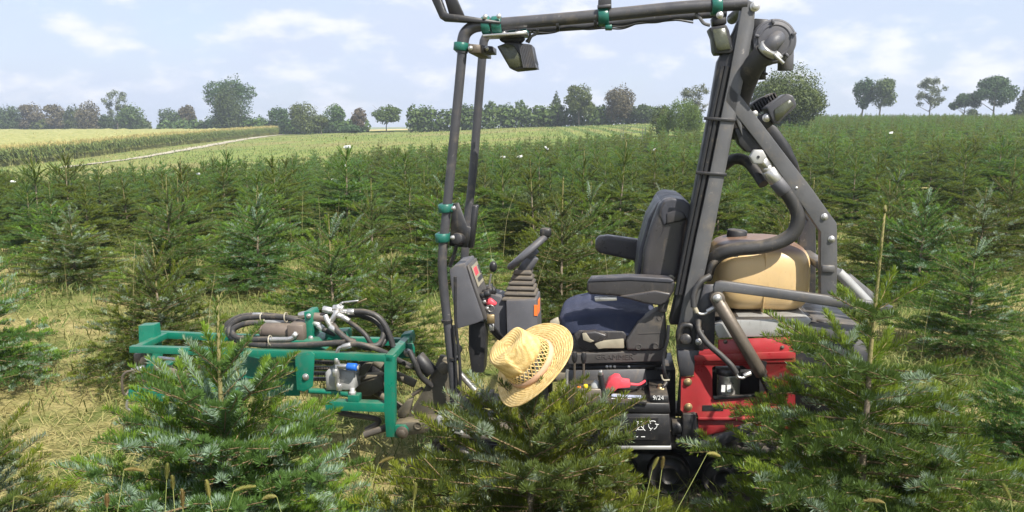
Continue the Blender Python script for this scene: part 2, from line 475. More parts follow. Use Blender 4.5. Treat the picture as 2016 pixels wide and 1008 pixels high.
# ================================================================== LEAF MATERIALS
def leaf_mat(name, c0, c1, trans=0.3, rough=0.5, back=None, spec=0.35, obj_var=0.12, waxy=None):
    """c0..c1 by the per-shoot attribute 'tint'; back = colour of a leaf's underside"""
    m, n, l, out = new_mat(name)
    p = n.new('ShaderNodeBsdfPrincipled'); p.inputs['Roughness'].default_value = rough
    p.inputs['Specular IOR Level'].default_value = spec
    c = mix_rgb(n, l, attr(n, 'tint'), c0, c1)
    if back:
        g = n.new('ShaderNodeNewGeometry'); c = mix_rgb(n, l, g.outputs['Backfacing'], c, back)
    if waxy: c = mix_rgb(n, l, attr(n, 'waxy'), c, waxy)
    if obj_var:
        oi = n.new('ShaderNodeObjectInfo')
        h = n.new('ShaderNodeHueSaturation'); l.new(c, h.inputs['Color'])
        l.new(ramp(n, l, oi.outputs['Random'], 0, 1, 0.5 - 0.03, 0.5 + 0.02), h.inputs['Hue'])
        l.new(ramp(n, l, oi.outputs['Random'], 0, 1, 1 - obj_var, 1 + obj_var), h.inputs['Value']); c = h.outputs['Color']
    l.new(c, p.inputs['Base Color'])
    if trans > 0:
        t = n.new('ShaderNodeBsdfTranslucent'); l.new(c, t.inputs['Color'])
        x = n.new('ShaderNodeMixShader'); x.inputs[0].default_value = trans
        l.new(p.outputs['BSDF'], x.inputs[1]); l.new(t.outputs['BSDF'], x.inputs[2]); l.new(x.outputs[0], out.inputs['Surface'])
    else: l.new(p.outputs['BSDF'], out.inputs['Surface'])
    return m
def wood_mat(name, c0, c1, scale=40):
    m, n, l, out = new_mat(name)
    p = n.new('ShaderNodeBsdfPrincipled'); p.inputs['Roughness'].default_value = 0.85
    l.new(mix_rgb(n, l, ramp(n, l, noise(n, l, scale, 7, 0.7), 0.35, 0.65), c0, c1), p.inputs['Base Color'])
    b = n.new('ShaderNodeBump'); b.inputs['Strength'].default_value = 0.5; b.inputs['Distance'].default_value = 0.004
    l.new(noise(n, l, scale * 2, 5, 0.6), b.inputs['Height']); l.new(b.outputs['Normal'], p.inputs['Normal'])
    l.new(p.outputs['BSDF'], out.inputs['Surface']); return m
NEEDLE = leaf_mat('fir_needles', (0.042, 0.108, 0.014), (0.205, 0.285, 0.030), 0.38, 0.42, (0.090, 0.150, 0.036), 0.3, 0.14, (0.34, 0.44, 0.33))
NEEDLE_FAR = leaf_mat('fir_needles_far', (0.050, 0.115, 0.022), (0.225, 0.290, 0.042), 0.40, 0.5, (0.085, 0.140, 0.040), 0.25, 0.18, (0.18, 0.25, 0.15))
TWIG = wood_mat('fir_twig', (0.14, 0.095, 0.05), (0.24, 0.17, 0.085), 60)
BARK = wood_mat('fir_bark', (0.15, 0.12, 0.085), (0.27, 0.22, 0.15), 50)
LEADER = wood_mat('fir_leader_bark', (0.14, 0.135, 0.045), (0.24, 0.20, 0.085), 70)

# ================================================================== FIRS
def perp(D, up):
    S = np.cross(D, up); S /= np.linalg.norm(S, axis=1, keepdims=True) + 1e-9
    U = np.cross(S, D); return S, U
def fir_shoots(H, rad, rng, n_whorl=6, top_gap=0.24, lean=(0, 0), detail=2, bare=0.0, etop=46, dense=False):
    """list of shoots: p0, dir, up, length, age, thickness"""
    out = []
    def grow(p, d, up, n, ln, mainlen):
        # n = years of growth of this axis, oldest segment first
        d = d / np.linalg.norm(d)
        q = p
        for k in range(n):
            last = k == n - 1
            l = ln * (0.9 + 0.25 * rng.random())
            dd = d + 0.025 * rng.standard_normal(3) + up * (0.05 if last else 0.0); dd /= np.linalg.norm(dd)
            r = 0.0022 + 0.0011 * (n - 1 - k)
            out.append((q, dd, up, l, n - 1 - k, r))
            q = q + dd * l
            if not last:
                rem = n - 1 - k
                s = np.cross(dd, up); s /= np.linalg.norm(s) + 1e-9
                for sg in (-1, 1):
                    if rng.random() < 0.08: continue
                    a = R(46 + 9 * rng.standard_normal())
                    sd = dd * math.cos(a) + s * sg * math.sin(a) + up * (0.04 + 0.06 * rng.standard_normal())
                    m = max(1, rem - (1 if rem > 2 else 0) - (1 if rng.random() < 0.3 and rem > 2 else 0))
                    grow(q, sd, up, m if detail > 0 else min(m, 1), ln * 0.82, mainlen)
                if rng.random() < 0.18 and detail > 1:
                    sd = dd * 0.75 + up * (0.5 if rng.random() < 0.5 else -0.35) + s * 0.3 * rng.standard_normal()
                    grow(q, sd, up, 1, ln * 0.65, mainlen)
    ztop = H * (1 - top_gap)
    levels = []
    z0 = 0.10 * H
    for i in range(n_whorl):                       # i = 0 top whorl
        f = i / (n_whorl - 1)
        z = ztop - (ztop - z0) * (f ** 0.92)
        levels.append((z, f, i))
    for z, f, i in levels:
        nb = 5 if rng.random() < 0.6 else 6
        nb += min(i, 3) + (3 if dense and i > 0 else 0)
        a0 = rng.random() * 6.28
        length = rad * (0.34 + 0.66 * f ** 0.85) * (1.0 if i else 0.85)
        yrs = min(1 + i, 4) if detail > 1 else min(1 + i + (1 if i > 1 else 0), 5)
        elev = R(etop * (1 - min(1, f * 1.35)) + 2 - 6 * f) + R(3) * rng.standard_normal()
        for b in range(nb):
            if rng.random() < bare: continue
            az = a0 + 6.283 * b / nb + 0.22 * rng.standard_normal()
            e = elev + R(5) * rng.standard_normal()
            L = length * (0.84 + 0.26 * rng.random())
            d = np.array([math.cos(az) * math.cos(e), math.sin(az) * math.cos(e), math.sin(e)])
            up = np.array([-math.cos(az) * math.sin(e), -math.sin(az) * math.sin(e), math.cos(e)])
            p = np.array([lean[0] * z, lean[1] * z, z + 0.015 * rng.standard_normal()])
            grow(p, d, up, yrs, L / yrs, L)
        # small branches between the whorls
        if i < n_whorl - 1:
            zn = levels[i + 1][0]
            for b in range(4 if i == 0 else ((14 if dense else 9) if detail > 1 else 6)):
                if rng.random() < bare: continue
                az = rng.random() * 6.283; zz = z + (zn - z) * (0.2 + 0.6 * rng.random())
                e = elev * 0.9 + R(8) * rng.standard_normal()
                d = np.array([math.cos(az) * math.cos(e), math.sin(az) * math.cos(e), math.sin(e)])
                up = np.array([-math.cos(az) * math.sin(e), -math.sin(az) * math.sin(e), math.cos(e)])
                grow(np.array([lean[0] * zz, lean[1] * zz, zz]), d, up, min(max(1, yrs - 1), 3), length * 0.55 / max(1, min(max(1, yrs - 1), 3)), length)
    return out
def fir_crown(name, H, rad, seed, level, n_whorl=6, top_gap=0.24, lean=(0, 0), glauc=0.3, bare=0.0, yellow=0.0, etop=46):
    """level 0 foreground .. 3 far: number, width and length of needles"""
    rng = np.random.default_rng(seed)
    sh = fir_shoots(H, rad, rng, n_whorl, top_gap, lean, detail=(2, 2, 1, 1)[level], bare=bare, etop=etop, dense=level == 0)
    P0 = np.array([s[0] for s in sh]); D = np.array([s[1] for s in sh]); UP = np.array([s[2] for s in sh])
    L = np.array([s[3] for s in sh]); AGE = np.array([s[4] for s in sh]); RD = np.array([s[5] for s in sh])
    S, U = perp(D, UP)
    dens = (1400, 620, 190, 0)[level]; w = (0.0015, 0.0026, 0.0050, 0.012)[level]; nl = (0.028, 0.029, 0.034, 0.050)[level]
    # needles on shoots up to three years old
    keep = AGE <= 3
    cnt = np.where(keep, np.maximum(4 if level < 3 else 0, (L * dens * np.where(AGE >= 2, 0.7, 1.0))).astype(int), 0)
    si = np.repeat(np.arange(len(sh)), cnt); N = len(si)
    first = np.concatenate([[0], np.cumsum(cnt)[:-1]])
    t = (np.arange(N) - first[si] + rng.random(N)) / np.maximum(cnt[si], 1)
    phi = rng.standard_normal(N) * R(62); phi = np.clip(phi, -R(125), R(125))
    fw = R(58) - R(18) * np.clip(t - 0.75, 0, 1) * 4 * 0.6 + R(9) * rng.standard_normal(N)
    fw = np.where(t > 0.93, fw * (0.35 + 0.5 * rng.random(N)), fw)
    d, s, u = D[si], S[si], U[si]
    side = u * np.cos(phi)[:, None] + s * np.sin(phi)[:, None]
    nd = d * np.cos(fw)[:, None] + side * np.sin(fw)[:, None]
    ln = nl * (0.75 + 0.4 * rng.random(N)) * (1 - 0.35 * np.clip((t - 0.8) / 0.2, 0, 1)) * (1 - 0.3 * np.clip((0.15 - t) / 0.15, 0, 1))
    base = P0[si] + d * (t * L[si])[:, None] + side * (RD[si] * 0.7)[:, None]
    wd = np.cross(nd, d); wd /= np.linalg.norm(wd, axis=1, keepdims=True) + 1e-9
    tw = 0.5 * rng.standard_normal(N)
    nn = np.cross(wd, nd); wd = wd * np.cos(tw)[:, None] + nn * np.sin(tw)[:, None]
    shoot_gl = (rng.random(len(sh)) < glauc)
    waxn = np.where(shoot_gl[si], rng.random(N) < 0.75, rng.random(N) < 0.03) * (0.55 + 0.45 * rng.random(N))
    ww = w * (0.8 + 0.4 * rng.random(N))
    tipcurl = u * (ln * 0.16)[:, None]
    v0 = base; v2 = base + nd * ln[:, None] + tipcurl
    mid = base + nd * (ln * 0.55)[:, None] + tipcurl * 0.25
    v1 = mid - wd * ww[:, None]; v3 = mid + wd * ww[:, None]
    tint_s = np.clip(0.18 + 0.22 * rng.random(len(sh)) + np.where(AGE == 0, 0.18, 0.0) - 0.10 * AGE + yellow, 0, 1)
    tn = np.clip(tint_s[si] + 0.10 * rng.standard_normal(N), 0, 1)
    if level >= 2:
        V = np.stack([base - wd * ww[:, None] * 0.8, base + wd * ww[:, None] * 0.8, v2], 1).reshape(-1, 3)
        F = [np.arange(N * 3).reshape(N, 3)]; tint = np.repeat(tn, 3); wax = np.repeat(waxn, 3)
        # each shoot as a shallow trough of packed needles
        sel = AGE <= 3; m_ = int(sel.sum()); p0_, d_, s_, u_ = P0[sel], D[sel], S[sel], U[sel]; l_ = L[sel][:, None]
        hw = (0.017 if level == 2 else 0.026) * (0.8 + 0.4 * rng.random(m_))[:, None]
        p1_ = p0_ + d_ * l_ * 0.6; tip_ = p0_ + d_ * (l_ + 0.018)
        kv = np.stack([p0_, p1_ + s_ * hw + u_ * hw * 0.45, tip_, p1_ - s_ * hw + u_ * hw * 0.45, p1_], 1).reshape(-1, 3)
        ki = np.arange(m_)[:, None] * 5 + len(V)
        F += [np.concatenate([ki + np.array([[0, 4, 1]]), ki + np.array([[4, 2, 1]]), ki + np.array([[0, 3, 4]]), ki + np.array([[4, 3, 2]])])]
        V = np.concatenate([V, kv]); tint = np.concatenate([tint, np.repeat(tint_s[sel], 5)])
        wax = np.concatenate([wax, np.repeat(np.where(shoot_gl[sel], 0.6, 0.0), 5)])
    else:
        V = np.stack([v0, v1, v2, v3], 1).reshape(-1, 3)
        F = [np.arange(N * 4).reshape(N, 4)]; tint = np.repeat(tn, 4); wax = np.repeat(waxn, 4)
    mi = [0] * len(F)
    # twigs
    if level <= 2:
        k = 4 if level == 0 else 3
        sel = np.ones(len(sh), bool) if level < 2 else AGE >= 1
        a = np.arange(k) * 2 * np.pi / k
        off = S[sel][:, None, :] * np.cos(a)[None, :, None] + U[sel][:, None, :] * np.sin(a)[None, :, None]
        r0 = RD[sel][:, None, None] * (1.0 if level == 0 else 1.15)
        b0 = P0[sel][:, None, :] + off * r0; b1 = (P0 + D * L[:, None])[sel][:, None, :] + off * r0 * 0.75
        n2 = int(sel.sum()); tv = np.concatenate([b0, b1], 1).reshape(-1, 3)
        idx = np.arange(n2 * 2 * k).reshape(n2, 2 * k) + len(V)
        q = np.concatenate([np.stack([idx[:, i], idx[:, (i + 1) % k], idx[:, k + (i + 1) % k], idx[:, k + i]], 1) for i in range(k)])
        V = np.concatenate([V, tv]); F.append(q); mi.append(1); tint = np.concatenate([tint, np.full(len(tv), 0.3)])
    # sparse needles pressed to the leading shoot
    ztop = H * (1 - top_gap)
    m = (260, 150, 60, 14)[level]
    zz = ztop + (H - ztop) * rng.random(m); az = rng.random(m) * 6.283
    rr = 0.006
    b = np.stack([lean[0] * zz + rr * np.cos(az), lean[1] * zz + rr * np.sin(az), zz], 1)
    nd = np.stack([0.55 * np.cos(az), 0.55 * np.sin(az), np.full(m, 0.8)], 1)
    tg = np.stack([-np.sin(az), np.cos(az), np.zeros(m)], 1) * w * 1.1
    lv = np.stack([b - tg, b + tg, b + nd * nl * 0.75], 1).reshape(-1, 3)
    F.append(np.arange(m * 3).reshape(m, 3) + len(V)); mi.append(0); V = np.concatenate([V, lv]); tint = np.concatenate([tint, np.full(m * 3, 0.55)])
    return np_mesh(name, V, F, [NEEDLE if level < 2 else NEEDLE_FAR, TWIG], mi, {'tint': tint, 'waxy': np.concatenate([wax, np.zeros(len(V) - len(wax))])})
def fir_trunk(name, H, seed, top_gap, lean, thick=0.022, n=10):
    rng = random.Random(seed)
    ztop = H * (1 - top_gap)
    pts = [(0, 0, -0.05)] + [(lean[0] * z + rng.uniform(-.004, .004), lean[1] * z + rng.uniform(-.004, .004), z) for z in np.linspace(0.1, 1, 7) * ztop] + \
          [(lean[0] * H + rng.uniform(-.012, .012), lean[1] * H, H)]
    b = MB(); b.tube(pts, lambda t: thick * (1 - t) ** 0.75 + 0.0036, n, True, seg=3)
    b.cyl((pts[-1][0], pts[-1][1], H - 0.01), (pts[-1][0], pts[-1][1], H + 0.012), 0.0075, 6, 0.003)
    bm = b.bm
    me = bpy.data.meshes.new(name)
    zc = ztop + 0.02
    for f in bm.faces:
        f.smooth = True
        f.material_index = 1 if f.calc_center_median().z > zc - 0.22 else 0
    bmesh.ops.recalc_face_normals(bm, faces=bm.faces[:])
    bm.to_mesh(me); bm.free(); me.materials.append(BARK); me.materials.append(LEADER)
    return me
FIR = {}
def fir_kind(key, H, rad, seed, level, n_whorl=6, top_gap=0.24, lean=(0, 0), glauc=0.3, thick=0.022, bare=0.0, yellow=0.0, etop=46):
    FIR[key] = (fir_crown('crown', H, rad, seed, level, n_whorl, top_gap, lean, glauc, bare, yellow, etop),
                fir_trunk('trunk', H, seed, top_gap, lean, thick, (10, 8, 6, 4)[level]), H)
# foreground kinds
fir_kind('a', 1.10, 0.66, 23, 0, 7, 0.225, (0.0, 0), 0.34, 0.015, 0.0, 0.26, 44)
fir_kind('b', 0.95, 0.76, 34, 0, 7, 0.24, (-0.02, 0), 0.10, 0.015, 0.0, 0.38, 36)
fir_kind('c', 1.36, 0.72, 47, 0, 6, 0.27, (0.0, 0), 0.09, 0.013, 0.04, 0.24, 22)
fir_kind('d', 0.92, 0.66, 58, 0, 6, 0.20, (0, 0), 0.34, 0.015, 0.0, 0.22)
for i, (h, r, tg, gl) in enumerate(((1.15, .80, .20, .12), (1.35, .84, .21, .05), (1.0, .78, .20, .18), (1.5, .88, .23, .05), (1.25, .86, .17, .08))):
    fir_kind(('m', i), h, r, 100 + i, 1, 6, tg, (0.01 * (i - 2), 0), gl, 0.014, 0.0, 0.08 * (i % 3) + 0.08)
for i, (h, r, tg) in enumerate(((1.2, .76, .16), (1.4, .80, .20), (1.1, .76, .14), (1.55, .84, .22), (1.3, .82, .12))):
    fir_kind(('f', i), h, r, 200 + i, 2, 6, tg, (0.01 * (i - 2), 0), 0.08, 0.012, 0.0, 0.08 * (i % 3) + 0.06)
for i, (h, r, tg) in enumerate(((1.25, .70, .14), (1.4, .74, .20), (1.15, .70, .12), (1.5, .76, .2))):
    fir_kind(('g', i), h, r, 300 + i, 3, 6, tg, (0, 0), 0.05, 0.009, 0.0, 0.14)
FIRS = []
def place_fir(key, x, y, label, group, scale=1.0, rz=None, sx=1.0, tilt=(0, 0)):
    crown, trunk, H = FIR[key]
    e = empty('fir_tree', (x, y, gz(x, y)))
    e.rotation_euler = (tilt[0], tilt[1], RNG.random() * 6.283 if rz is None else rz)
    e.scale = (scale * sx, scale * sx, scale)
    tag(e, label, 'fir tree', group)
    link_mesh('trunk', trunk, e); link_mesh('crown', crown, e)
    FIRS.append((x, y, gz(x, y) + H * scale, e))
    return e
NG = 'young Nordmann firs close to the camera'
place_fir('a', *at(440, 830, 2.50).xy, 'blue-green fir with silvery upper whorls in front of the green frame', NG, rz=0.4)
place_fir('b', *at(1043, 870, 2.50).xy, 'fir carrying the straw hat on its top', NG, rz=1.9)
place_fir('c', *at(1708, 800, 2.62).xy, 'tall fir with long bare leading shoot beside the red engine cover', NG, rz=0.2)
place_fir('d', -1.70, 2.30, 'fir with bluish upturned shoots beside the mown straw, cut by the photo border', NG, 0.88, rz=2.2)
place_fir('d', 2.10, 2.28, 'low fir just behind the grass at the bottom corner, beside the tall bare-leader fir', NG, 0.62, rz=0.9)
MG = 'young firs in the first rows around the machine'
place_fir(('m', 0), *at(322, 700, 5.1).xy, 'fir directly behind the green upright of the front frame', MG, 0.78, rz=1.0, sx=1.0)
place_fir(('m', 2), *at(-45, 700, 4.9).xy, 'bluish fir beside the mown straw, half outside the photo border', MG, 0.92, rz=0.3, sx=0.9)
place_fir(('m', 4), *at(655, 600, 5.5).xy, 'broad fir right behind the coiled hydraulic hoses', MG, 0.82, rz=2.0)
place_fir(('m', 1), *at(770, 600, 5.2).xy, 'fir behind the hose fittings and the front cab post', MG, 0.62, rz=4.0)
place_fir(('m', 3), *at(1105, 560, 6.1).xy, 'large fir between the steering wheel and the driver seat', MG, 0.82, rz=5.0, sx=1.1)
place_fir(('m', 1), *at(1545, 520, 5.6).xy, 'fir behind the diagonal brace and the cream tank', MG, 0.78, rz=3.2, sx=1.1)
place_fir(('m', 4), *at(1905, 640, 5.6).xy, 'broad low fir behind the rear of the machine', MG, 0.70, rz=0.7, sx=1.25)
place_fir(('m', 0), *at(1810, 520, 7.6).xy, 'upright fir behind the tall bare-leader fir', MG, 0.95, rz=2.7)
place_fir(('m', 4), *at(2045, 800, 3.7).xy, 'low fir at the photo border beside the bare-leader fir, above the corner grass', MG, 0.55, rz=1.2, sx=1.1)
place_fir(('m', 2), *at(150, 560, 8.1).xy, 'small fir standing at the far end of the mown straw', MG, 0.80, rz=1.7, sx=1.05)
place_fir(('m', 0), *at(510, 565, 7.9).xy, 'fir with dark base beyond the straw strip behind the coiled hoses', MG, 0.86, rz=3.7)
place_fir(('m', 3), *at(338, 560, 7.6).xy, 'tall forked-top fir behind the fir of the green upright', MG, 0.80, rz=0.1)
# the plantation: rows along the machine's direction, 1.2 m apart
TAKEN = [(f[0], f[1]) for f in FIRS]
cand = []
row = 0; yy = 5.4
while yy < 132:
    half = yy * 0.70 + 3
    x = -half + (row % 2) * 0.6
    while x < half:
        X = x + RNG.normal(0, 0.16); Y = yy + RNG.normal(0, 0.14) - 0.06 * X * (1 if yy < 40 else 0)
        x += 1.16
        if Y < 5.2 or Y > plant_end(X, Y): continue
        if Y > 45 and abs(X / Y) > 0.69: continue
        if any((X - a) ** 2 + (Y - b) ** 2 < 0.85 for a, b in TAKEN): continue
        # the straw lane that runs up beside the machine
        sx_, sy_ = proj((X, Y, 0))
        if Y < 7.7 and -60 < sx_ < 430: continue
        if Y < 7.4 and 430 < sx_ < 590: continue
        if RNG.random() < 0.05: continue
        cand.append((Y, X))
    yy += 1.22 if yy < 60 else 1.3; row += 1
cand.sort()
def zone(X, Y):
    px = proj((X, Y, gz(X, Y)))[0]
    a = 'below the corn field' if px < 560 else ('below the meadow and hedge' if px < 1330 else 'on the slope under the lone hilltop trees')
    b = 'near rows' if Y < 10 else ('middle rows' if Y < 17 else 'far rows')
    return b + ' ' + a
ORD = 'first second third fourth fifth sixth seventh eighth ninth tenth eleventh twelfth thirteenth fourteenth fifteenth sixteenth seventeenth eighteenth'.split()
BANDS = ((150, 'above the straw lane'), (330, 'above the green upright'), (480, 'above the silvery fir'), (640, 'above the hose coils'), (800, 'above the frame end'), (955, 'behind the front cab posts'),
         (1090, 'above the steering wheel'), (1230, 'above the armrests'), (1390, 'above the seat back'), (1540, 'behind the rear post'), (1690, 'behind the diagonal brace'), (1860, 'behind the bare-leader fir'), (2300, 'at the hilltop side border'))
SEEN = {}
def fir_label(X, Y, size):
    px = proj((X, Y, gz(X, Y) + 0.5))[0]
    band = [b for lim, b in BANDS if px < lim][0]
    r = int((Y - 4.2) / 1.22)
    if Y > 17: return 'small distant fir in the far rows ' + zone(X, Y).split(' ', 2)[2]
    s = 'tall' if size > 0.88 else ('short' if size < 0.74 else 'medium')
    key = (r, band); k = SEEN.get(key, 0); SEEN[key] = k + 1
    return s + ' fir in the ' + ORD[min(r, 17)] + ' row back, ' + band + ('', ', second along', ', third along', ', fourth along')[min(k, 3)]
n_ind = 0
far_pts = []
for Y, X in cand:
    inview = abs(X / Y) < 0.69
    if n_ind < 283 and inview:
        lv = 'm' if Y < 10 else 'f'
        key = (lv, int(RNG.integers(0, 5)))
        z = zone(X, Y)
        sc_ = 0.64 + 0.36 * RNG.random()
        place_fir(key, X, Y, fir_label(X, Y, sc_), 'plantation firs, ' + z, sc_, tilt=(RNG.normal(0, .03), RNG.normal(0, .03)))
        n_ind += 1
    elif Y > 8:
        far_pts.append((X, Y))
print('firs', len(FIRS), 'far', len(far_pts), 'tris', sum(sum(len(p.vertices) - 2 for p in v[0].polygons) for v in FIR.values()))
def scatter(name, pts, protos, smin, smax, label=None, rng=RNG):
    """one object: many copies of a few meshes on points (geometry nodes)"""
    P = np.array(pts); n_ = len(P)
    me = bpy.data.meshes.new(name)
    me.vertices.add(n_)
    co = np.stack([P[:, 0], P[:, 1], ground_z(P[:, 0], P[:, 1])], 1).astype(np.float32)
    me.vertices.foreach_set('co', co.ravel())
    for k, v in (('rot', rng.random(n_) * 6.283), ('size', smin + (smax - smin) * rng.random(n_))):
        a = me.attributes.new(k, 'FLOAT', 'POINT'); a.data.foreach_set('value', v.astype(np.float32))
    a = me.attributes.new('which', 'INT', 'POINT'); a.data.foreach_set('value', rng.integers(0, len(protos), n_).astype(np.int32))
    o = link_mesh(name, me)
    ng = bpy.data.node_groups.new(name, 'GeometryNodeTree')
    ng.interface.new_socket('Geometry', in_out='INPUT', socket_type='NodeSocketGeometry')
    ng.interface.new_socket('Geometry', in_out='OUTPUT', socket_type='NodeSocketGeometry')
    N, Lk = ng.nodes, ng.links
    gi, go = N.new('NodeGroupInput'), N.new('NodeGroupOutput')
    iop = N.new('GeometryNodeInstanceOnPoints'); iop.inputs['Pick Instance'].default_value = True
    join = N.new('GeometryNodeJoinGeometry')
    for objs in reversed(protos):
        jj = N.new('GeometryNodeJoinGeometry')
        for ob in objs:
            oi = N.new('GeometryNodeObjectInfo'); oi.inputs['Object'].default_value = ob
            Lk.new(oi.outputs['Geometry'], jj.inputs[0])
        gt = N.new('GeometryNodeGeometryToInstance'); Lk.new(jj.outputs[0], gt.inputs[0]); Lk.new(gt.outputs[0], join.inputs[0])
    def named(nm, t):
        a = N.new('GeometryNodeInputNamedAttribute'); a.data_type = t; a.inputs['Name'].default_value = nm
        return [s_ for s_ in a.outputs if s_.enabled and s_.name == 'Attribute'][0]
    Lk.new(gi.outputs[0], iop.inputs['Points']); Lk.new(join.outputs[0], iop.inputs['Instance'])
    Lk.new(named('which', 'INT'), iop.inputs['Instance Index'])
    cx = N.new('ShaderNodeCombineXYZ'); Lk.new(named('rot', 'FLOAT'), cx.inputs['Z']); Lk.new(cx.outputs[0], iop.inputs['Rotation'])
    Lk.new(named('size', 'FLOAT'), iop.inputs['Scale'])
    Lk.new(iop.outputs[0], go.inputs[0])
    md = o.modifiers.new('scatter', 'NODES'); md.node_group = ng
    return tag(o, kind='stuff')
# the far firs copy the meshes of four plantation trees
protos = []
for i in range(4):
    X, Y = far_pts.pop(int(len(far_pts) * 0.3) + i)
    e = place_fir(('g', i), X, Y, 'small distant fir in the far rows ' + zone(X, Y).split(' ', 2)[2], 'plantation firs, ' + zone(X, Y), 0.75)
    protos.append([c for c in e.children])
scatter('far_fir_rows', far_pts, protos, 0.66, 0.98)
# ================================================================== BACKGROUND TREES
LEAFM = {
 'dark': leaf_mat('leaves_dark', (0.028, 0.056, 0.016), (0.075, 0.115, 0.030), 0.2, 0.55, None, 0.25, 0.08),
 'mid': leaf_mat('leaves_mid', (0.042, 0.080, 0.018), (0.115, 0.160, 0.038), 0.22, 0.55, None, 0.25, 0.08),
 'pale': leaf_mat('leaves_pale', (0.085, 0.105, 0.055), (0.17, 0.19, 0.10), 0.22, 0.6, None, 0.2, 0.08),
 'brown': leaf_mat('leaves_brown', (0.070, 0.062, 0.036), (0.150, 0.120, 0.068), 0.2, 0.6, None, 0.2, 0.08),
 'willow': leaf_mat('leaves_willow', (0.060, 0.110, 0.020), (0.160, 0.215, 0.045), 0.25, 0.55, None, 0.25, 0.05),
}
TRUNKM = wood_mat('tree_bark', (0.09, 0.075, 0.06), (0.19, 0.165, 0.135), 6)
def leaf_cloud(lobes, n, size, rng, droop=0.0, fill=0.35, squash=0.75):
    """leaf clumps spread through ellipsoid lobes -> verts, tris, tint"""
    lob = np.array(lobes, float)                # cx cy cz rx ry rz
    vol = (lob[:, 3] * lob[:, 4] * lob[:, 5]) ** (2 / 3)
    k = rng.choice(len(lob), n, p=vol / vol.sum())
    d = rng.standard_normal((n, 3)); d /= np.linalg.norm(d, axis=1, keepdims=True)
    r = 1 - fill * rng.random(n) ** 1.5 + 0.03 * rng.standard_normal(n)
    # twiggy unevenness of the outline
    r *= 1 + 0.13 * np.sin(d[:, 0] * 7 + k) * np.sin(d[:, 2] * 8 + 2 * k) + 0.10 * np.sin(d[:, 1] * 13 + k * 3)
    c = lob[k, :3] + d * r[:, None] * lob[k, 3:]
    nrm = d * 0.7 + rng.standard_normal((n, 3)) * 0.6 + np.array([0, 0, 0.25]); nrm /= np.linalg.norm(nrm, axis=1, keepdims=True)
    a = np.cross(nrm, rng.standard_normal((n, 3))); a /= np.linalg.norm(a, axis=1, keepdims=True)
    if droop: a = a * (1 - droop) + np.array([0, 0, -1.0]) * droop; a /= np.linalg.norm(a, axis=1, keepdims=True)
    b = np.cross(nrm, a); b /= np.linalg.norm(b, axis=1, keepdims=True) + 1e-9
    s = size * (0.5 + 0.9 * rng.random(n)); s2 = s * squash * (0.7 + 0.5 * rng.random(n))
    V = np.stack([c - a * s[:, None], c + b * s2[:, None] + nrm * (0.25 * s[:, None]), c + a * s[:, None], c - b * s2[:, None] + nrm * (0.2 * s[:, None])], 1).reshape(-1, 3)
    F = np.arange(n * 4).reshape(n, 4)
    clump = 0.5 + 0.5 * np.sin(c[:, 0] * 1.9 + k * 1.3) * np.sin(c[:, 2] * 2.3 + k) * np.sin(c[:, 1] * 1.7)
    tint = np.clip(0.25 + 0.4 * (clump - 0.5) + 0.5 * rng.random(n), 0, 1)
    return V, F, np.repeat(tint, 4)
def limb_mesh(name, h, crown_h, w, rng, r0, nlimb=6, trunk_h=None):
    b = MB()
    top = h - crown_h * 0.25
    pts = [(0, 0, -0.3), (0.02 * h * rng.standard_normal(), 0.0, (h - crown_h) * 0.8), (0.02 * h * rng.standard_normal(), 0.02 * h * rng.standard_normal(), h - crown_h * 0.55), (0, 0, top)]
    b.tube(pts, lambda t: r0 * (1 - 0.85 * t), 7, True, seg=3)
    for i in range(nlimb):
        az = 6.283 * i / nlimb + 0.5 * rng.standard_normal(); z0 = h - crown_h * (1.0 - 0.5 * rng.random())
        L = w * 0.42; e = 0.5 + 0.5 * rng.random()
        p1 = (math.cos(az) * L * 0.5, math.sin(az) * L * 0.5, z0 + L * 0.45 * e); p2 = (math.cos(az) * L, math.sin(az) * L, z0 + L * e)
        b.tube([(0, 0, z0), p1, p2], lambda t: r0 * 0.42 * (1 - 0.8 * t), 5, True, seg=3)
    bm = b.bm; me = bpy.data.meshes.new(name)
    for f in bm.faces: f.smooth = True
    bm.to_mesh(me); bm.free(); me.materials.append(TRUNKM); return me
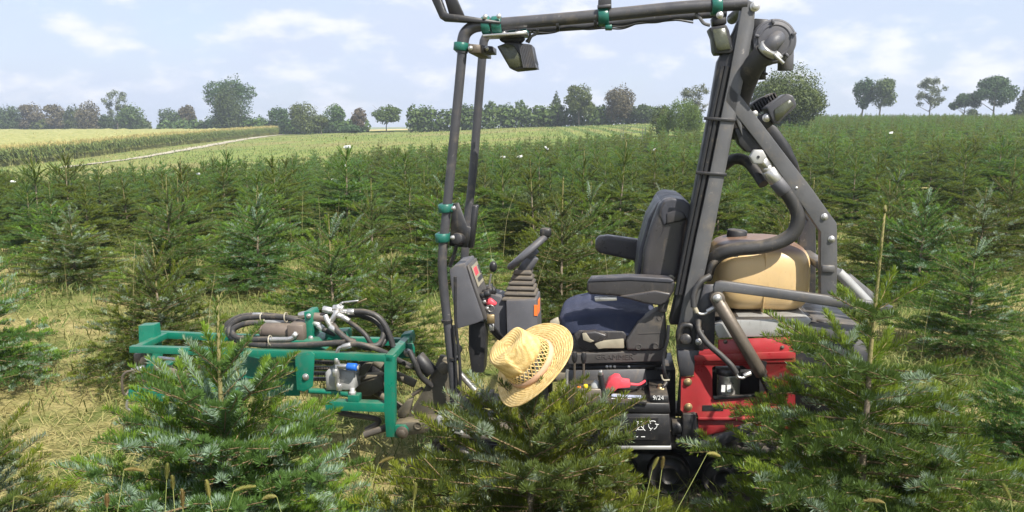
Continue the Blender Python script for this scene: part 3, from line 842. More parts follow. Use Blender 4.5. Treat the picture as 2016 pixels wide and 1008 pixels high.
def broad_tree(px, top, wpx, dist, shape, col, label, cat='tree', group='trees on the horizon', n=2600, name='broadleaf_tree', base=None, seed=None):
    rng = np.random.default_rng(seed if seed is not None else int(px * 7 + dist))
    p = at(px, top, dist); X, Y = p.x, p.y
    zg = gz(X, Y); h = p.z - zg; w = wpx / FPX * dist
    e = empty(name, (X, Y, zg)); tag(e, label, cat, group)
    size = dist / FPX * 1.7
    lobes = []
    ch = h * 0.92
    if shape == 'round':
        ch = h * 0.95; lobes.append((0, 0, h - ch * 0.5, w * .42, w * .42, ch * .47))
        for i in range(7):
            a = rng.random() * 6.283; zz = h - ch * (0.25 + 0.6 * rng.random()); q = w * 0.24
            lobes.append((math.cos(a) * q, math.sin(a) * q, zz, w * .24, w * .24, ch * .22))
    elif shape == 'tall':       # open trunk below
        ch = h * 0.98; lobes.append((0, 0, h - ch * 0.5, w * .38, w * .38, ch * .47))
        for i in range(10):
            a = rng.random() * 6.283; f = rng.random(); zz = h - ch * (0.15 + 0.75 * f); q = w * 0.27
            lobes.append((math.cos(a) * q, math.sin(a) * q, zz, w * .23, w * .23, ch * .14))
    elif shape == 'lolly':      # crown well above the ground
        ch = h * 0.76; lobes.append((0, 0, h - ch * 0.48, w * .36, w * .36, ch * .42))
        for i in range(9):
            a = rng.random() * 6.283; zz = h - ch * (0.2 + 0.7 * rng.random()); q = w * 0.27
            lobes.append((math.cos(a) * q, math.sin(a) * q, zz, w * .21, w * .21, ch * .16))
    elif shape == 'umbrella':
        ch = h * 0.75
        for i in range(12):
            a = rng.random() * 6.283; f = rng.random(); q = w * 0.40 * f ** 0.6
            lobes.append((math.cos(a) * q, math.sin(a) * q, h - ch * (0.18 + 0.55 * f ** 1.5), w * .17, w * .17, ch * .17))
        lobes.append((0, 0, h - ch * .35, w * .3, w * .3, ch * .33))
    elif shape == 'cone':
        for i in range(9):
            f = i / 8; lobes.append((0.03 * w * rng.standard_normal(), 0, h * (0.10 + 0.84 * f), w * .5 * (1 - f) + .05 * w, w * .5 * (1 - f) + .05 * w, h * .10))
    elif shape == 'bush':
        ch = h
        for i in range(7):
            a = rng.random() * 6.283; q = w * 0.28 * rng.random()
            lobes.append((math.cos(a) * q * 1.2, math.sin(a) * q, h * (0.25 + 0.40 * rng.random()), w * .28, w * .28, h * .32))
        lobes.append((0, 0, h * 0.62, w * .2, w * .2, h * .38))
    elif shape == 'airy':
        ch = h * 0.85
        for i in range(40):
            a = rng.random() * 6.283; f = rng.random(); q = w * 0.40 * math.sqrt(rng.random()) * (0.35 + 0.65 * math.sin(math.pi * (0.12 + 0.80 * f)))
            lobes.append((math.cos(a) * q, math.sin(a) * q, h - ch * (0.08 + 0.80 * f), w * .11, w * .11, ch * .08))
    elif shape == 'willow':
        ch = h
        for i in range(16):
            a = rng.random() * 6.283; q = w * 0.36 * math.sqrt(rng.random())
            zt = h * (0.95 - 0.45 * (q / (w * .36)) ** 2)
            lobes.append((math.cos(a) * q, math.sin(a) * q, zt * 0.58, w * .12, w * .12, zt * .44))
    mul = {'airy': 0.55, 'willow': 1.3}.get(shape, 1.0)
    n = int(max(1200, 1.15 * wpx * (h / dist * FPX) * mul) * n / 2600)
    V, F, T = leaf_cloud(lobes, n, size * (0.8 if shape == 'airy' else 1), rng, 0.6 if shape == 'willow' else 0.0, {'airy': 0.9}.get(shape, 0.42), 0.35 if shape == 'willow' else 0.75)
    link_mesh('crown', np_mesh('crown', V, [F], [LEAFM[col]], attrs={'tint': T}), e)
    link_mesh('trunk', limb_mesh('trunk', h, ch, w, rng, 0.024 * h if shape in ('lolly', 'umbrella') else 0.02 * h), e)
    return e
G1 = 'trees behind the corn field'; G2 = 'trees and bushes around the track end'; G3 = 'trees growing out of the long hedge'; G4 = 'lone trees on the hilltop'
for a in (
 (10, 206, 52, 205, 'round', 'dark', 'dark green round tree behind the corn, at the photo edge', G1),
 (60, 201, 52, 212, 'lolly', 'brown', 'grey-brown sparse tree between the edge tree and two other brown ones', G1),
 (108, 203, 46, 206, 'lolly', 'brown', 'brownish tree beside a dark green one behind the corn', G1),
 (143, 206, 42, 200, 'round', 'dark', 'dark green tree half hidden by the coppery one behind the corn', G1),
 (172, 198, 52, 196, 'round', 'brown', 'coppery brown tree with full crown behind the corn', G1),
 (226, 174, 56, 205, 'airy', 'pale', 'tall airy pale grey-green tree above the green dome tree', G1),
 (205, 225, 44, 196, 'bush', 'dark', 'dark bush under the airy pale tree', G1),
 (256, 205, 64, 196, 'round', 'mid', 'green dome shaped tree at the end of the row behind the corn', G1),
 (332, 212, 48, 196, 'round', 'dark', 'dark green tree left of a grey-brown one, beyond the gap', G1),
 (366, 204, 40, 200, 'lolly', 'brown', 'grey-brown tree behind the corn beside the big oak', G1),
 (396, 236, 40, 190, 'bush', 'mid', 'small green bush at the foot of the big oak', G1),
 (452, 150, 100, 180, 'tall', 'dark', 'biggest dark green tree, towering over the end of the corn field', G2),
 (446, 165, 62, 174, 'round', 'dark', 'olive green tree in front of the biggest dark tree', G2),
 (512, 226, 44, 178, 'bush', 'dark', 'low greyish shrub between the biggest tree and the track', G2),
 (547, 208, 44, 172, 'round', 'dark', 'dark round tree just beyond the end of the track', G2),
 (598, 199, 62, 158, 'round', 'mid', 'bright green maple beside the end of the track', G2),
 (632, 224, 34, 150, 'lolly', 'mid', 'small slim tree with visible trunk beside the maple', G2),
 (656, 204, 50, 166, 'round', 'mid', 'mid green pointed tree behind the small slim tree', G2),
 (707, 211, 40, 160, 'lolly', 'brown', 'brownish small tree left of the round tree with bare trunk', G2),
 (692, 244, 48, 148, 'bush', 'dark', 'dark low bush on the meadow edge', G2),
 (760, 205, 62, 150, 'lolly', 'mid', 'round grey-green tree with bare trunk beside the hedge gap', G2),
 (828, 207, 52, 140, 'round', 'mid', 'tree-like shrub at the gap end of the hedge', G3),
 (915, 203, 42, 140, 'bush', 'dark', 'dark bush above the hedge behind the front cab posts', G3),
 (962, 196, 44, 142, 'airy', 'mid', 'loose crowned bush above the hedge beside the front cab posts', G3),
 (998, 203, 44, 142, 'round', 'dark', 'dark low tree in the hedge between two loose ones', G3),
 (1026, 194, 32, 142, 'airy', 'mid', 'slim upright loose tree in the hedge', G3),
 (1062, 214, 50, 140, 'bush', 'mid', 'rounded bush in the middle of the hedge', G3),
 (1094, 181, 46, 138, 'cone', 'dark', 'dark pointed conifer in the hedge', G3),
 (1142, 162, 64, 132, 'lolly', 'mid', 'tallest hedge tree with a pale straight trunk', G3),
 (1180, 206, 44, 138, 'bush', 'dark', 'dark bush between the tallest hedge tree and the brown one', G3),
 (1221, 166, 62, 134, 'round', 'brown', 'brown round tree in the hedge', G3),
 (1268, 204, 60, 132, 'bush', 'dark', 'dark bush beside the brown round hedge tree', G3),
 (1372, 163, 70, 112, 'airy', 'pale', 'yellowish airy tree behind the weeping willow', G3),
 (1470, 172, 40, 120, 'airy', 'brown', 'thin brown tree seen behind the rear cab post', G3),
 (1703, 150, 42, 142, 'lolly', 'dark', 'dark slim tree of the touching hilltop pair', G4),
 (1738, 150, 56, 140, 'lolly', 'mid', 'green wide tree of the touching hilltop pair', G4),
 (1834, 150, 66, 141, 'airy', 'pale', 'sparse hilltop tree with see-through yellowing crown', G4),
 (1902, 182, 56, 140, 'umbrella', 'dark', 'small low hilltop tree beside the umbrella shaped one', G4),
 (1962, 149, 92, 138, 'umbrella', 'dark', 'large umbrella shaped hilltop tree with forked trunk', G4),
 (1915, 214, 28, 137, 'bush', 'dark', 'tiny bush under the hilltop trees', G4),
 (2018, 170, 40, 120, 'cone', 'dark', 'dark conifer at the photo edge on the hilltop', G4)):
    broad_tree(*a[:6], a[6], group=a[7], cat='bush' if a[4] == 'bush' else 'tree', name={'bush': 'hedge_bush', 'cone': 'conifer_tree'}.get(a[4], 'broadleaf_tree'))
broad_tree(1345, 184, 104, 70, 'willow', 'willow', 'weeping willow with hanging light green branches beside the cab', 'tree', G3, 2600, 'willow_tree')
broad_tree(1308, 205, 46, 72, 'bush', 'mid', 'green shrub at the foot of the weeping willow', 'bush', G3, 2200, 'hedge_bush')
broad_tree(1556, 128, 150, 66, 'round', 'mid', 'large round shrubby tree behind the work lights at the rear post', 'tree', G4, 3600)

# the long trimmed hedge
def hedge(name, px0, px1, d0, d1, hpx0, hpx1, label):
    rng = np.random.default_rng(int(px0) + 100); n = 40; lob = []
    a = at(px0, 260, d0); b = at(px1, 250, d1)
    for i in range(n):
        f = (i + 0.5) / n; X = a.x + (b.x - a.x) * f; Y = a.y + (b.y - a.y) * f; z = gz(X, Y)
        d = d0 + (d1 - d0) * f; h = (hpx0 + (hpx1 - hpx0) * f) / FPX * d * (0.9 + 0.25 * rng.random())
        step = (b - a).length / n
        lob.append((X, Y, z + h * 0.5, step * 0.95, 1.5, h * 0.55))
    V, F, T = leaf_cloud(lob, 9000, d0 / FPX * 3.2, rng, 0, 0.3)
    ctr = np.array([(a.x + b.x) / 2, (a.y + b.y) / 2, 0])
    o = link_mesh(name, np_mesh(name, V - ctr, [F], [LEAFM['mid']], attrs={'tint': T}))
    o.location = ctr
    st = MB()
    for i in range(0, n):
        st.cyl((lob[i][0] - ctr[0], lob[i][1] - ctr[1], lob[i][2] - lob[i][5] - 0.5), (lob[i][0] - ctr[0] + 0.1, lob[i][1] - ctr[1], lob[i][2] + lob[i][5] * 0.5), 0.06, 5)
    st.build('stem', TRUNKM, o, 0)
    return tag(o, label, 'hedge', 'hedges bordering the meadow')
hedge('hedge', 806, 1310, 139, 134, 44, 30, 'long dense green hedge along the top of the meadow')
hedge('hedge', -20, 292, 214, 205, 26, 26, 'low dark hedge under the trees behind the corn field')
hedge('hedge', 318, 720, 192, 162, 26, 24, 'low hedge under the trees behind the track end')

# ================================================================== CORN FIELD
def corn_field():
    rng = np.random.default_rng(5)
    # outline: east edge runs along the track, x = xe(y)
    def xe(y): return np.interp(y, [55, 72, 110, 162, 175], [-43.5, -45.0, -47.0, -48.5, -49.0])
    ys = np.arange(60, 172, 1.5); nx = 70
    V = []
    for y in ys:
        x = xe(y) - 1.3 - np.concatenate([[0.0, 0.35], np.geomspace(0.8, 115, nx - 2)])
        yy = np.full(nx, y); z = ground_z(x, yy) + 1.58 + 0.11 * rng.standard_normal(nx); z[0] -= 1.9; z[1] -= 0.5
        V.append(np.stack([x, yy, z], 1))
    idx = np.arange(len(ys) * nx).reshape(len(ys), nx)
    q = np.stack([idx[:-1, :-1], idx[1:, :-1], idx[1:, 1:], idx[:-1, 1:]], -1).reshape(-1, 4)
    m, n, l, out = new_mat('corn_canopy')
    p = n.new('ShaderNodeBsdfPrincipled'); p.inputs['Roughness'].default_value = 0.9; p.inputs['Specular IOR Level'].default_value = 0.1
    g = n.new('ShaderNodeNewGeometry')
    c = mix_rgb(n, l, ramp(n, l, noise(n, l, 1.6, 8, 0.75, g.outputs['Position']), 0.38, 0.62), (0.20, 0.215, 0.068), (0.33, 0.315, 0.125))
    l.new(c, p.inputs['Base Color']); l.new(p.outputs['BSDF'], out.inputs['Surface'])
    o = link_mesh('corn_field', np_mesh('corn_field', np.concatenate(V), [q], [m], smooth=False)); tag(o, kind='structure')
    # plants: stalk, arching leaves, tassel
    N = 9000
    edge = rng.random(N) < 0.72
    y = np.where(edge, 60 + 110 * rng.random(N), 60 + 108 * rng.random(N) ** 1.3)
    off = np.where(edge, 1.6 * rng.random(N), 100 * rng.random(N) ** 1.6)
    x = xe(y) - off; z = ground_z(x, y)
    h = np.where(edge, 1.55, 1.40) + 0.12 * rng.standard_normal(N)
    Vs, Fs, Ts, Ms = [], [], [], []
    cnt = 0
    # stalk: thin triangle pair
    def add(Vq, k, tint, mi):
        nonlocal cnt
        n_ = len(Vq); Vs.append(Vq.reshape(-1, 3)); Fs.append(np.arange(n_ * k).reshape(n_, k) + cnt); cnt += n_ * k
        Ts.append(np.repeat(tint, k)); Ms.append(mi)
    base = np.stack([x, y, z], 1); top = base + np.stack([0.05 * rng.standard_normal(N), 0.05 * rng.standard_normal(N), h], 1)
    wv = np.stack([np.full(N, 0.025), np.full(N, 0.015), np.zeros(N)], 1)
    add(np.stack([base - wv, base + wv, top], 1), 3, np.full(N, 0.45), 0)
    for k in range(6):
        f = 0.25 + 0.12 * k + 0.04 * rng.random(N); az = rng.random(N) * 6.283
        b0 = base + (top - base) * f[:, None]; L = 0.40 + 0.3 * rng.random(N)
        dr = np.stack([np.cos(az), np.sin(az), np.zeros(N)], 1); sd = np.stack([-np.sin(az), np.cos(az), np.zeros(N)], 1) * 0.055
        mid = b0 + dr * (L * 0.5)[:, None] + np.array([0, 0, 0.22]); tip = b0 + dr * L[:, None] + np.array([0, 0, -0.05])
        add(np.stack([b0, mid - sd, tip, mid + sd], 1), 4, np.clip(0.05 + 0.10 * k / 5 + 0.2 * rng.random(N) + np.where(f < 0.33, 0.3, 0), 0, 1) * 0.85, 0)
    for k in range(3):
        az = rng.random(N) * 6.283; dr = np.stack([0.12 * np.cos(az), 0.12 * np.sin(az), np.full(N, 0.28)], 1)
        sd = np.stack([-np.sin(az), np.cos(az), np.zeros(N)], 1) * 0.035
        add(np.stack([top - sd, top + sd, top + dr], 1), 3, np.full(N, 0.95), 0)
    cm = leaf_mat('corn_leaves', (0.105, 0.180, 0.034), (0.46, 0.39, 0.15), 0.25, 0.55, None, 0.3, 0)
    o = link_mesh('corn_plants', np_mesh('corn_plants', np.concatenate(Vs), Fs, [cm], Ms, {'tint': np.concatenate(Ts)}))
    tag(o, kind='stuff')
corn_field()

# ================================================================== GRASS
def blades(name, x, y, length, width, lean, tint, mat, rng, lift=0.0):
    N = len(x); z = ground_z(x, y) + lift
    az = rng.random(N) * 6.283; a2 = az + 0.8 * rng.standard_normal(N)
    base = np.stack([x, y, z], 1)
    d1 = np.stack([np.cos(az) * np.sin(lean), np.sin(az) * np.sin(lean), np.cos(lean)], 1)
    l2 = np.minimum(lean + 0.5 + 0.3 * rng.random(N), R(97)); d2 = np.stack([np.cos(a2) * np.sin(l2), np.sin(a2) * np.sin(l2), np.cos(l2)], 1)
    mid = base + d1 * (length * 0.55)[:, None]; tip = mid + d2 * (length * 0.45)[:, None]
    tip[:, 2] = np.maximum(tip[:, 2], z + 0.004); 
    sd = np.stack([-np.sin(az), np.cos(az), 0.25 * rng.standard_normal(N)], 1) * width[:, None]
    V = np.stack([base - sd, base + sd, mid + sd * 0.8, mid - sd * 0.8, tip], 1).reshape(-1, 3)
    i = np.arange(N)[:, None] * 5
    return link_mesh(name, np_mesh(name, V, [i + np.array([[0, 1, 2, 3]]), i + np.array([[3, 2, 4]])], [mat], [0, 0], {'tint': np.repeat(np.clip(tint, 0, 1), 5)}))
GRASSM = leaf_mat('grass_and_straw', (0.060, 0.115, 0.018), (0.46, 0.38, 0.165), 0.25, 0.6, None, 0.2, 0)
def near_grass():
    rng = np.random.default_rng(3); N = 90000
    y = 1.6 + 12.4 * rng.random(N) ** 1.45; x = (rng.random(N) - 0.5) * 2 * (1.2 + 0.78 * y)
    patch = 0.5 + 0.5 * np.sin(x * 1.3 + 1.0) * np.sin(y * 1.6 + x * 0.5) + 0.35 * np.sin(x * 3.1) * np.sin(y * 2.7)
    px = 1008 + FPX * x / y
    lane = (px < 420) & (y > 2.7) & (y < 7.2)
    tint = np.where(lane, 0.56, np.where(px > 1500, 0.20, 0.32)) + 0.28 * (patch - 0.5) + 0.22 * rng.standard_normal(N)
    straw = tint > 0.5
    length = np.where(straw, 0.10 + 0.16 * rng.random(N), 0.07 + 0.15 * rng.random(N))
    lean = np.where(straw, R(62) + R(28) * rng.random(N), R(15) + R(45) * rng.random(N))
    w = np.where(straw, 0.0014, 0.0024) * (0.7 + 0.6 * rng.random(N)) * (1 + 0.06 * y)
    tag(blades('mown_grass', x, y, length, w, lean, tint, GRASSM, rng, 0.004 + 0.02 * 0), kind='stuff')
    # meadow beyond the plantation
    N = 30000
    y = 34 + 105 * rng.random(N) ** 1.2; x = (rng.random(N) * 1.5 - 0.85) * y
    e = plant_end(x, y); k = (y > e + 0.5) & ~((x < -41) & (y > 60) & (x < np.interp(y, [60, 170], [-44, -47]))) & (x / y < 0.33)
    x, y = x[k], y[k]; N = len(x)
    stripe = 0.5 + 0.5 * np.sin((x - 0.06 * y) * 2.6)
    tint = 0.30 + 0.2 * np.sin(x * 0.21 + y * 0.13) + 0.2 * rng.standard_normal(N) - np.where((x > 4), 0.45 * (stripe > 0.6), 0)
    tag(blades('meadow_grass', x, y, 0.14 + 0.2 * rng.random(N), np.full(N, 0.03), R(10) + R(30) * rng.random(N), tint, GRASSM, rng), kind='stuff')
near_grass()
# single tall dry stalks between the firs
def stalks():
    rng = np.random.default_rng(9); b = MB()
    for i in range(45):
        y = 4.6 + 6 * rng.random(); x = (rng.random() - 0.5) * 1.3 * y
        if abs(x - 0.1) < 1.6 and y < 5.0: continue
        h = 0.5 + 0.45 * rng.random(); a = rng.random() * 6.283; le = 0.25 * rng.random()
        z = gz(x, y)
        b.tube([(x, y, z), (x + math.cos(a) * le * .3, y + math.sin(a) * le * .3, z + h * .6), (x + math.cos(a) * le, y + math.sin(a) * le, z + h)], lambda t: 0.0018 * (1 - .7 * t), 4, True, seg=3)
    m = earth('dry_stalk', (0.30, 0.27, 0.11), (0.46, 0.39, 0.20), 5)
    o = b.build('dry_grass_stalks', m, None, 0); tag(o, kind='stuff')
stalks()

# ================================================================== HAZE: the humid summer air over the field
def haze():
    m, n, l, out = new_mat('air')
    v = n.new('ShaderNodeVolumePrincipled'); v.inputs['Color'].default_value = (0.80, 0.88, 1.0, 1); v.inputs['Density'].default_value = 0.0009; v.inputs['Anisotropy'].default_value = 0.2
    l.new(v.outputs[0], out.inputs['Volume'])
    zs = [o.location.z for o in bpy.data.objects]
    b = MB(); b.box((0, 590, 5), (3200, 1300, 26)); o = b.build('haze', m, None, 0)
    tag(o, kind='stuff')
haze()
# ================================================================== THE MACHINE
MYAW = R(-7.0)
MO = Vector((0.0, 3.40, 0.0))
EX = Vector((math.cos(MYAW), math.sin(MYAW), 0)); EYV = Vector((-math.sin(MYAW), math.cos(MYAW), 0))
mach = empty('tracked_carrier', MO, MYAW)
tag(mach, 'open tracked forestry carrier with dark roll bar, red engine cover and green front frame', 'tracked vehicle')
def L(px, py, ly):
    """point of the machine (own axes) that shows at a photo pixel, on the lengthwise plane ly"""
    d = ray(px, py); C0 = Vector((0, 0, EYE))
    t = (ly - (C0 - MO).dot(EYV)) / d.dot(EYV)
    P = C0 + d * t - MO
    return Vector((P.dot(EX), ly, P.z))
def LXZ(pts, ly): return [(L(px, py, ly).x, L(px, py, ly).z) for px, py in pts]
def plate(name, pts, y0, y1, mat, parent=mach, bevel=0.003, seg=1, b=None):
    mb = b or MB()
    mb.prism(LXZ(pts, y0), y0, y1)
    return mb.build(name, mat, parent, bevel, seg) if b is None else mb
def pipe(name, pts, r, mat, parent=mach, n=12, smooth=True, bevel=0.0):
    """pts: (px, py, ly)"""
    b = MB(); b.tube([L(*p) for p in pts], r, n, smooth); return b.build(name, mat, parent, bevel)
def bolt(px, py, ly, r=0.011, parent=mach, mat='silver'):
    b = MB(); b.bolt(L(px, py, ly), (0, -1, 0), r); return b.build('bolt', M[mat], parent, 0.0008)
def part(name, parent=mach):
    o = bpy.data.objects.new(name, None); o.empty_display_size = 0.05; COL.objects.link(o); o.parent = parent; return o
def band(p, d, r, parent, mat='black', h=0.012, name='cable_tie'):
    b = MB(); b.cyl(Vector(p) - Vector(d) * h / 2, Vector(p) + Vector(d) * h / 2, r, 14); return b.build(name, M[mat], parent, 0)
def hole_plate(name, outer, hole, y0, y1, mat, parent=mach, bevel=0.002):
    bm = bmesh.new(); loops = []
    for y in (y0, y1):
        ed = []
        for ring in (outer, hole):
            vs = [bm.verts.new((x, y, z)) for x, z in LXZ(ring, y0)]
            loops.append(vs)
            ed += [bm.edges.new((vs[i], vs[(i + 1) % len(vs)])) for i in range(len(vs))]
        bmesh.ops.triangle_fill(bm, edges=ed, use_beauty=True, use_dissolve=False)
    for a, b in ((0, 2), (1, 3)):
        A, B = loops[a], loops[b]
        for i in range(len(A)):
            j = (i + 1) % len(A); bm.faces.new((A[i], A[j], B[j], B[i]))
    mb = MB(); mb.bm.free(); mb.bm = bm
    return mb.build(name, mat, parent, bevel)

FAR = 0.46
# ---------------------------------------------------------------- roll bar
rb = part('roll_bar')
def rtube(name, pts, r, n=16, mat='grey'): return pipe(name, pts, r, M[mat], rb, n)
rtube('front_post', [(897, 793, .02), (890, 720, .02), (884, 660, .02), (876, 590, .02), (871, 535, .02), (872, 490, .02), (879, 420, .02), (887, 340, .02), (899, 220, .02), (908, 125, .02), (910, 100, .02)], 0.0205)
rtube('top_bar', [(909, 104, .02), (911, 84, .02), (916, 66, .02), (930, 54, .02), (950, 49.5, .02), (989, 47, .02), (1100, 38, .02), (1220, 27, .02), (1340, 15, .02), (1470, 7, .02)], 0.0255)
rtube('front_post', [(916, 640, FAR), (913, 560, FAR), (915, 508, FAR), (921, 430, FAR), (931, 340, FAR), (943, 190, FAR), (951, 96, FAR), (954, 78, FAR), (962, 68, FAR), (980, 62, FAR)], 0.0205)
rtube('top_bar', [(975, 63, FAR), (1036, 57, FAR), (1178, 47, FAR), (1300, 34, FAR), (1430, 24, FAR)], 0.022)
post_pts = [(1463, 1), (1488, 3), (1485, 52), (1470, 130), (1455, 200), (1442, 265), (1428, 340), (1407, 450), (1386, 545), (1378, 690), (1334, 690), (1336, 640), (1352, 560), (1372, 460), (1397, 343), (1420, 228), (1436, 150), (1452, 60)]
plate('rear_post', post_pts, 0.0, 0.075, M['grey2'], rb, 0.006, 2)
plate('rear_post', [(1462, 1), (1487, 3), (1470, 130), (1428, 340), (1386, 545), (1374, 700), (1334, 700), (1352, 560), (1397, 343), (1436, 150)], 0.40, 0.47, M['blackmetal'], rb, 0.006)
# black weather strip and cable cover running down the front of the rear post
plate('cable_cover', [(1446, 60), (1462, 22), (1436, 150), (1420, 228), (1397, 343), (1372, 460), (1352, 560), (1338, 640), (1318, 640), (1330, 585), (1350, 470), (1372, 350), (1398, 215), (1414, 120)], 0.02, 0.10, M['black'], rb, 0.006)
for dx, w in ((-9, 0.009), (-17, 0.007)):
    pipe('cable', [(1440 + dx, 130, .012), (1417 + dx, 240, .012), (1393 + dx, 360, .012), (1370 + dx, 470, .012), (1348 + dx, 580, .012)], w, M['black'], rb, 8)
# top corner cross tube and rear cross tube between both sides
b = MB(); b.cyl(L(1470, 12, 0.06), L(1470, 12, 0.06) + Vector((0, 0.40, 0)), 0.024, 16); b.build('cross_tube', M['grey'], rb, 0)
for px, py in ((1418, 233), (1401, 340)):
    p = L(px + 5, py + 2, -0.004); b = MB(); b.box(p + Vector((-0.012, 0, 0)), (0.125, 0.006, 0.013), Matrix.Rotation(R(4), 3, 'Y')); b.build('cable_tie', M['black'], rb, 0.001)
bolt(1486, 13, 0.0, 0.014, rb)
# diagonal brace with bent rear leg
brace = [(1435, 162), (1457, 187), (1500, 243), (1543, 300), (1600, 373), (1636, 424), (1648, 440), (1649, 500), (1648, 586), (1616, 584), (1616, 500), (1616, 457), (1596, 428), (1550, 362), (1507, 300), (1460, 240), (1426, 199)]
plate('brace', brace, 0.0, 0.05, M['grey2'], rb, 0.005, 2)
plate('brace', [(x - 42 if y > 430 else x - 6, y + (6 if 200 < y < 430 else 0)) for x, y in brace], 0.40, 0.45, M['grey'], rb, 0.004)
plate('brace_gusset', [(1372 + 57, 199), (1460, 238), (1462, 268), (1447, 232), (1436, 226), (1425, 206)], 0.004, 0.046, M['grey2'], rb, 0.002)
for px, py in ((1623, 427), (1637, 471), (1568, 370)): bolt(px, py, 0.0, 0.010 if py > 400 else 0.004, rb)
plate('rear_guard', [(1506, 236), (1530, 250), (1556, 286), (1572, 322), (1580, 352), (1572, 348), (1548, 318), (1512, 270)], 0.30, 0.34, M['black'], rb, 0.004)
b = MB(); b.box(L(1606, 513, 0.2) + Vector((0, 0.0, 0)), (0.05, 0.42, 0.03)); b.build('cross_bar', M['grey2'], rb)
# cables along the top bar
for k in range(3):
    pts = []
    for i, px in enumerate(range(1050, 1400, 35)):
        pts.append((px, 60 - (px - 1050) * 0.086 + 4 * k * math.sin(i * 1.3 + k) * 0.5 + 2 * k + (4 if i % 2 else 0), 0.06 + 0.03 * k))
    pipe('cable', pts, 0.0045, M['black'], rb, 6)
for px, py in ((1098, 56), (1172, 50)): band(L(px, py - 8, .03), (1, 0, 0.08), 0.029, rb)
for px, py in ((880, 632), (893, 705), (895, 770)):
    band(L(px, py, 0.02), (0, 0, 1), 0.0255, rb)
pipe('cable', [(896, 545, -.004), (897, 630, -.004), (904, 700, -.004), (906, 745, -.004), (900, 775, .0)], 0.007, M['black'], rb, 8)
pipe('cable', [(893, 640, -.006), (897, 706, -.006), (898, 770, -.006)], 0.005, M['black'], rb, 8)
b = MB(); b.blob(L(898, 785, 0.02), (0.028, 0.028, 0.035), 0.8); b.build('post_foot_joint', M['black'], rb, 0)

# falling-branch guard at the upper front: two bent flat bars
gd = part('branch_guard')
def flat(name, pts, y0, y1, mat, parent): return plate(name, pts, y0, y1, mat, parent, 0.002)
flat('guard_bar', [(832, -40), (853, -40), (876, 22), (884, 27), (906, 29), (985, 42), (985, 47), (902, 42), (872, 40), (866, 36)], -0.02, 0.03, M['blackmetal'], gd)
flat('guard_bar', [(864, -40), (882, -40), (911, 24), (913, 30), (906, 31), (884, 28)], 0.02, 0.045, M['blackmetal'], gd)
plate('guard_bracket', [(1179, -30), (1203, -30), (1204, 18), (1177, 18)], 0.0, 0.04, M['grey'], gd)

# green clamps
cl = part('tube_clamps')
def clamp(px, py, ly, along, lw, r=0.033):
    p = L(px, py, ly); d = Vector(along).normalized(); b = MB(); b.cyl(p - d * lw / 2, p + d * lw / 2, r, 18)
    b.box(p + Vector((0, 0.03, 0)), (lw if abs(d.x) > .5 else r * 1.9, 0.05, r * 1.9 if abs(d.x) > .5 else lw))
    return b.build('clamp', M['greendark'], cl, 0.003)
clamp(957, 50, .02, (1, 0, 0.07), 0.036, 0.036); clamp(978, 49, .02, (1, 0, 0.07), 0.040, 0.036)
clamp(1188, 32, .02, (1, 0, .08), 0.042, 0.036); clamp(1411, 10, .02, (1, 0, .08), 0.04, 0.036)
clamp(908, 92, .02, (0.1, 0, 1), 0.034, 0.032); clamp(877, 410, .02, (-.08, 0, 1), 0.036, 0.032); clamp(871, 468, .02, (-.05, 0, 1), 0.038, 0.032)
plate('clamp_plate', [(950, 68), (988, 65), (1012, 63), (1036, 60), (1036, 67), (990, 70), (950, 72)], -0.02, 0.10, M['silver'], cl, 0.001)
plate('clamp_plate', [(922, 86), (945, 88), (945, 104), (922, 104)], -0.015, 0.30, M['oily'], cl, 0.001)
plate('clamp_block', [(944, 88), (958, 90), (970, 91), (970, 104), (944, 104)], 0.12, 0.24, M['grey'], cl, 0.002)
plate('clamp_block', [(1000, 60), (1036, 56), (1036, 70), (1000, 72)], 0.06, 0.16, M['greendark'], cl, 0.003)
plate('clamp_strap', [(1176, 10), (1203, 8), (1203, 14), (1176, 16)], -0.02, 0.08, M['grey'], cl, 0.001)
plate('clamp_strap', [(1192, 49), (1205, 48), (1205, 57), (1191, 57)], 0.0, 0.06, M['greendark'], cl, 0.002)
for px, py, ly in ((893, 410, -.01), (891, 468, -.01), (926, 95, -.02), (958, 95, .11), (955, 33, -0.02), (982, 32, -0.02)): bolt(px, py, ly, 0.007, cl)

# mirror / screen bracket behind the front post
sb = part('screen_bracket')
plate('bracket_plate', [(891, 401), (903, 399), (920, 446), (928, 447), (926, 470), (920, 488), (885, 484), (888, 430)], 0.03, 0.042, M['blackmetal'], sb, 0.002)
plate('bracket_arm', [(929, 405), (940, 405), (931, 489), (921, 489), (925, 450)], 0.03, 0.075, M['blackmetal'], sb, 0.004)
b = MB(); b.cyl(L(899, 470, -.01), L(910, 471, 0.06), 0.026, 16); b.build('bracket_joint', M['black'], sb)
pipe('bracket_rod', [(899, 482, .02), (893, 505, .03), (886, 525, .04)], 0.008, M['black'], sb, 8, False)

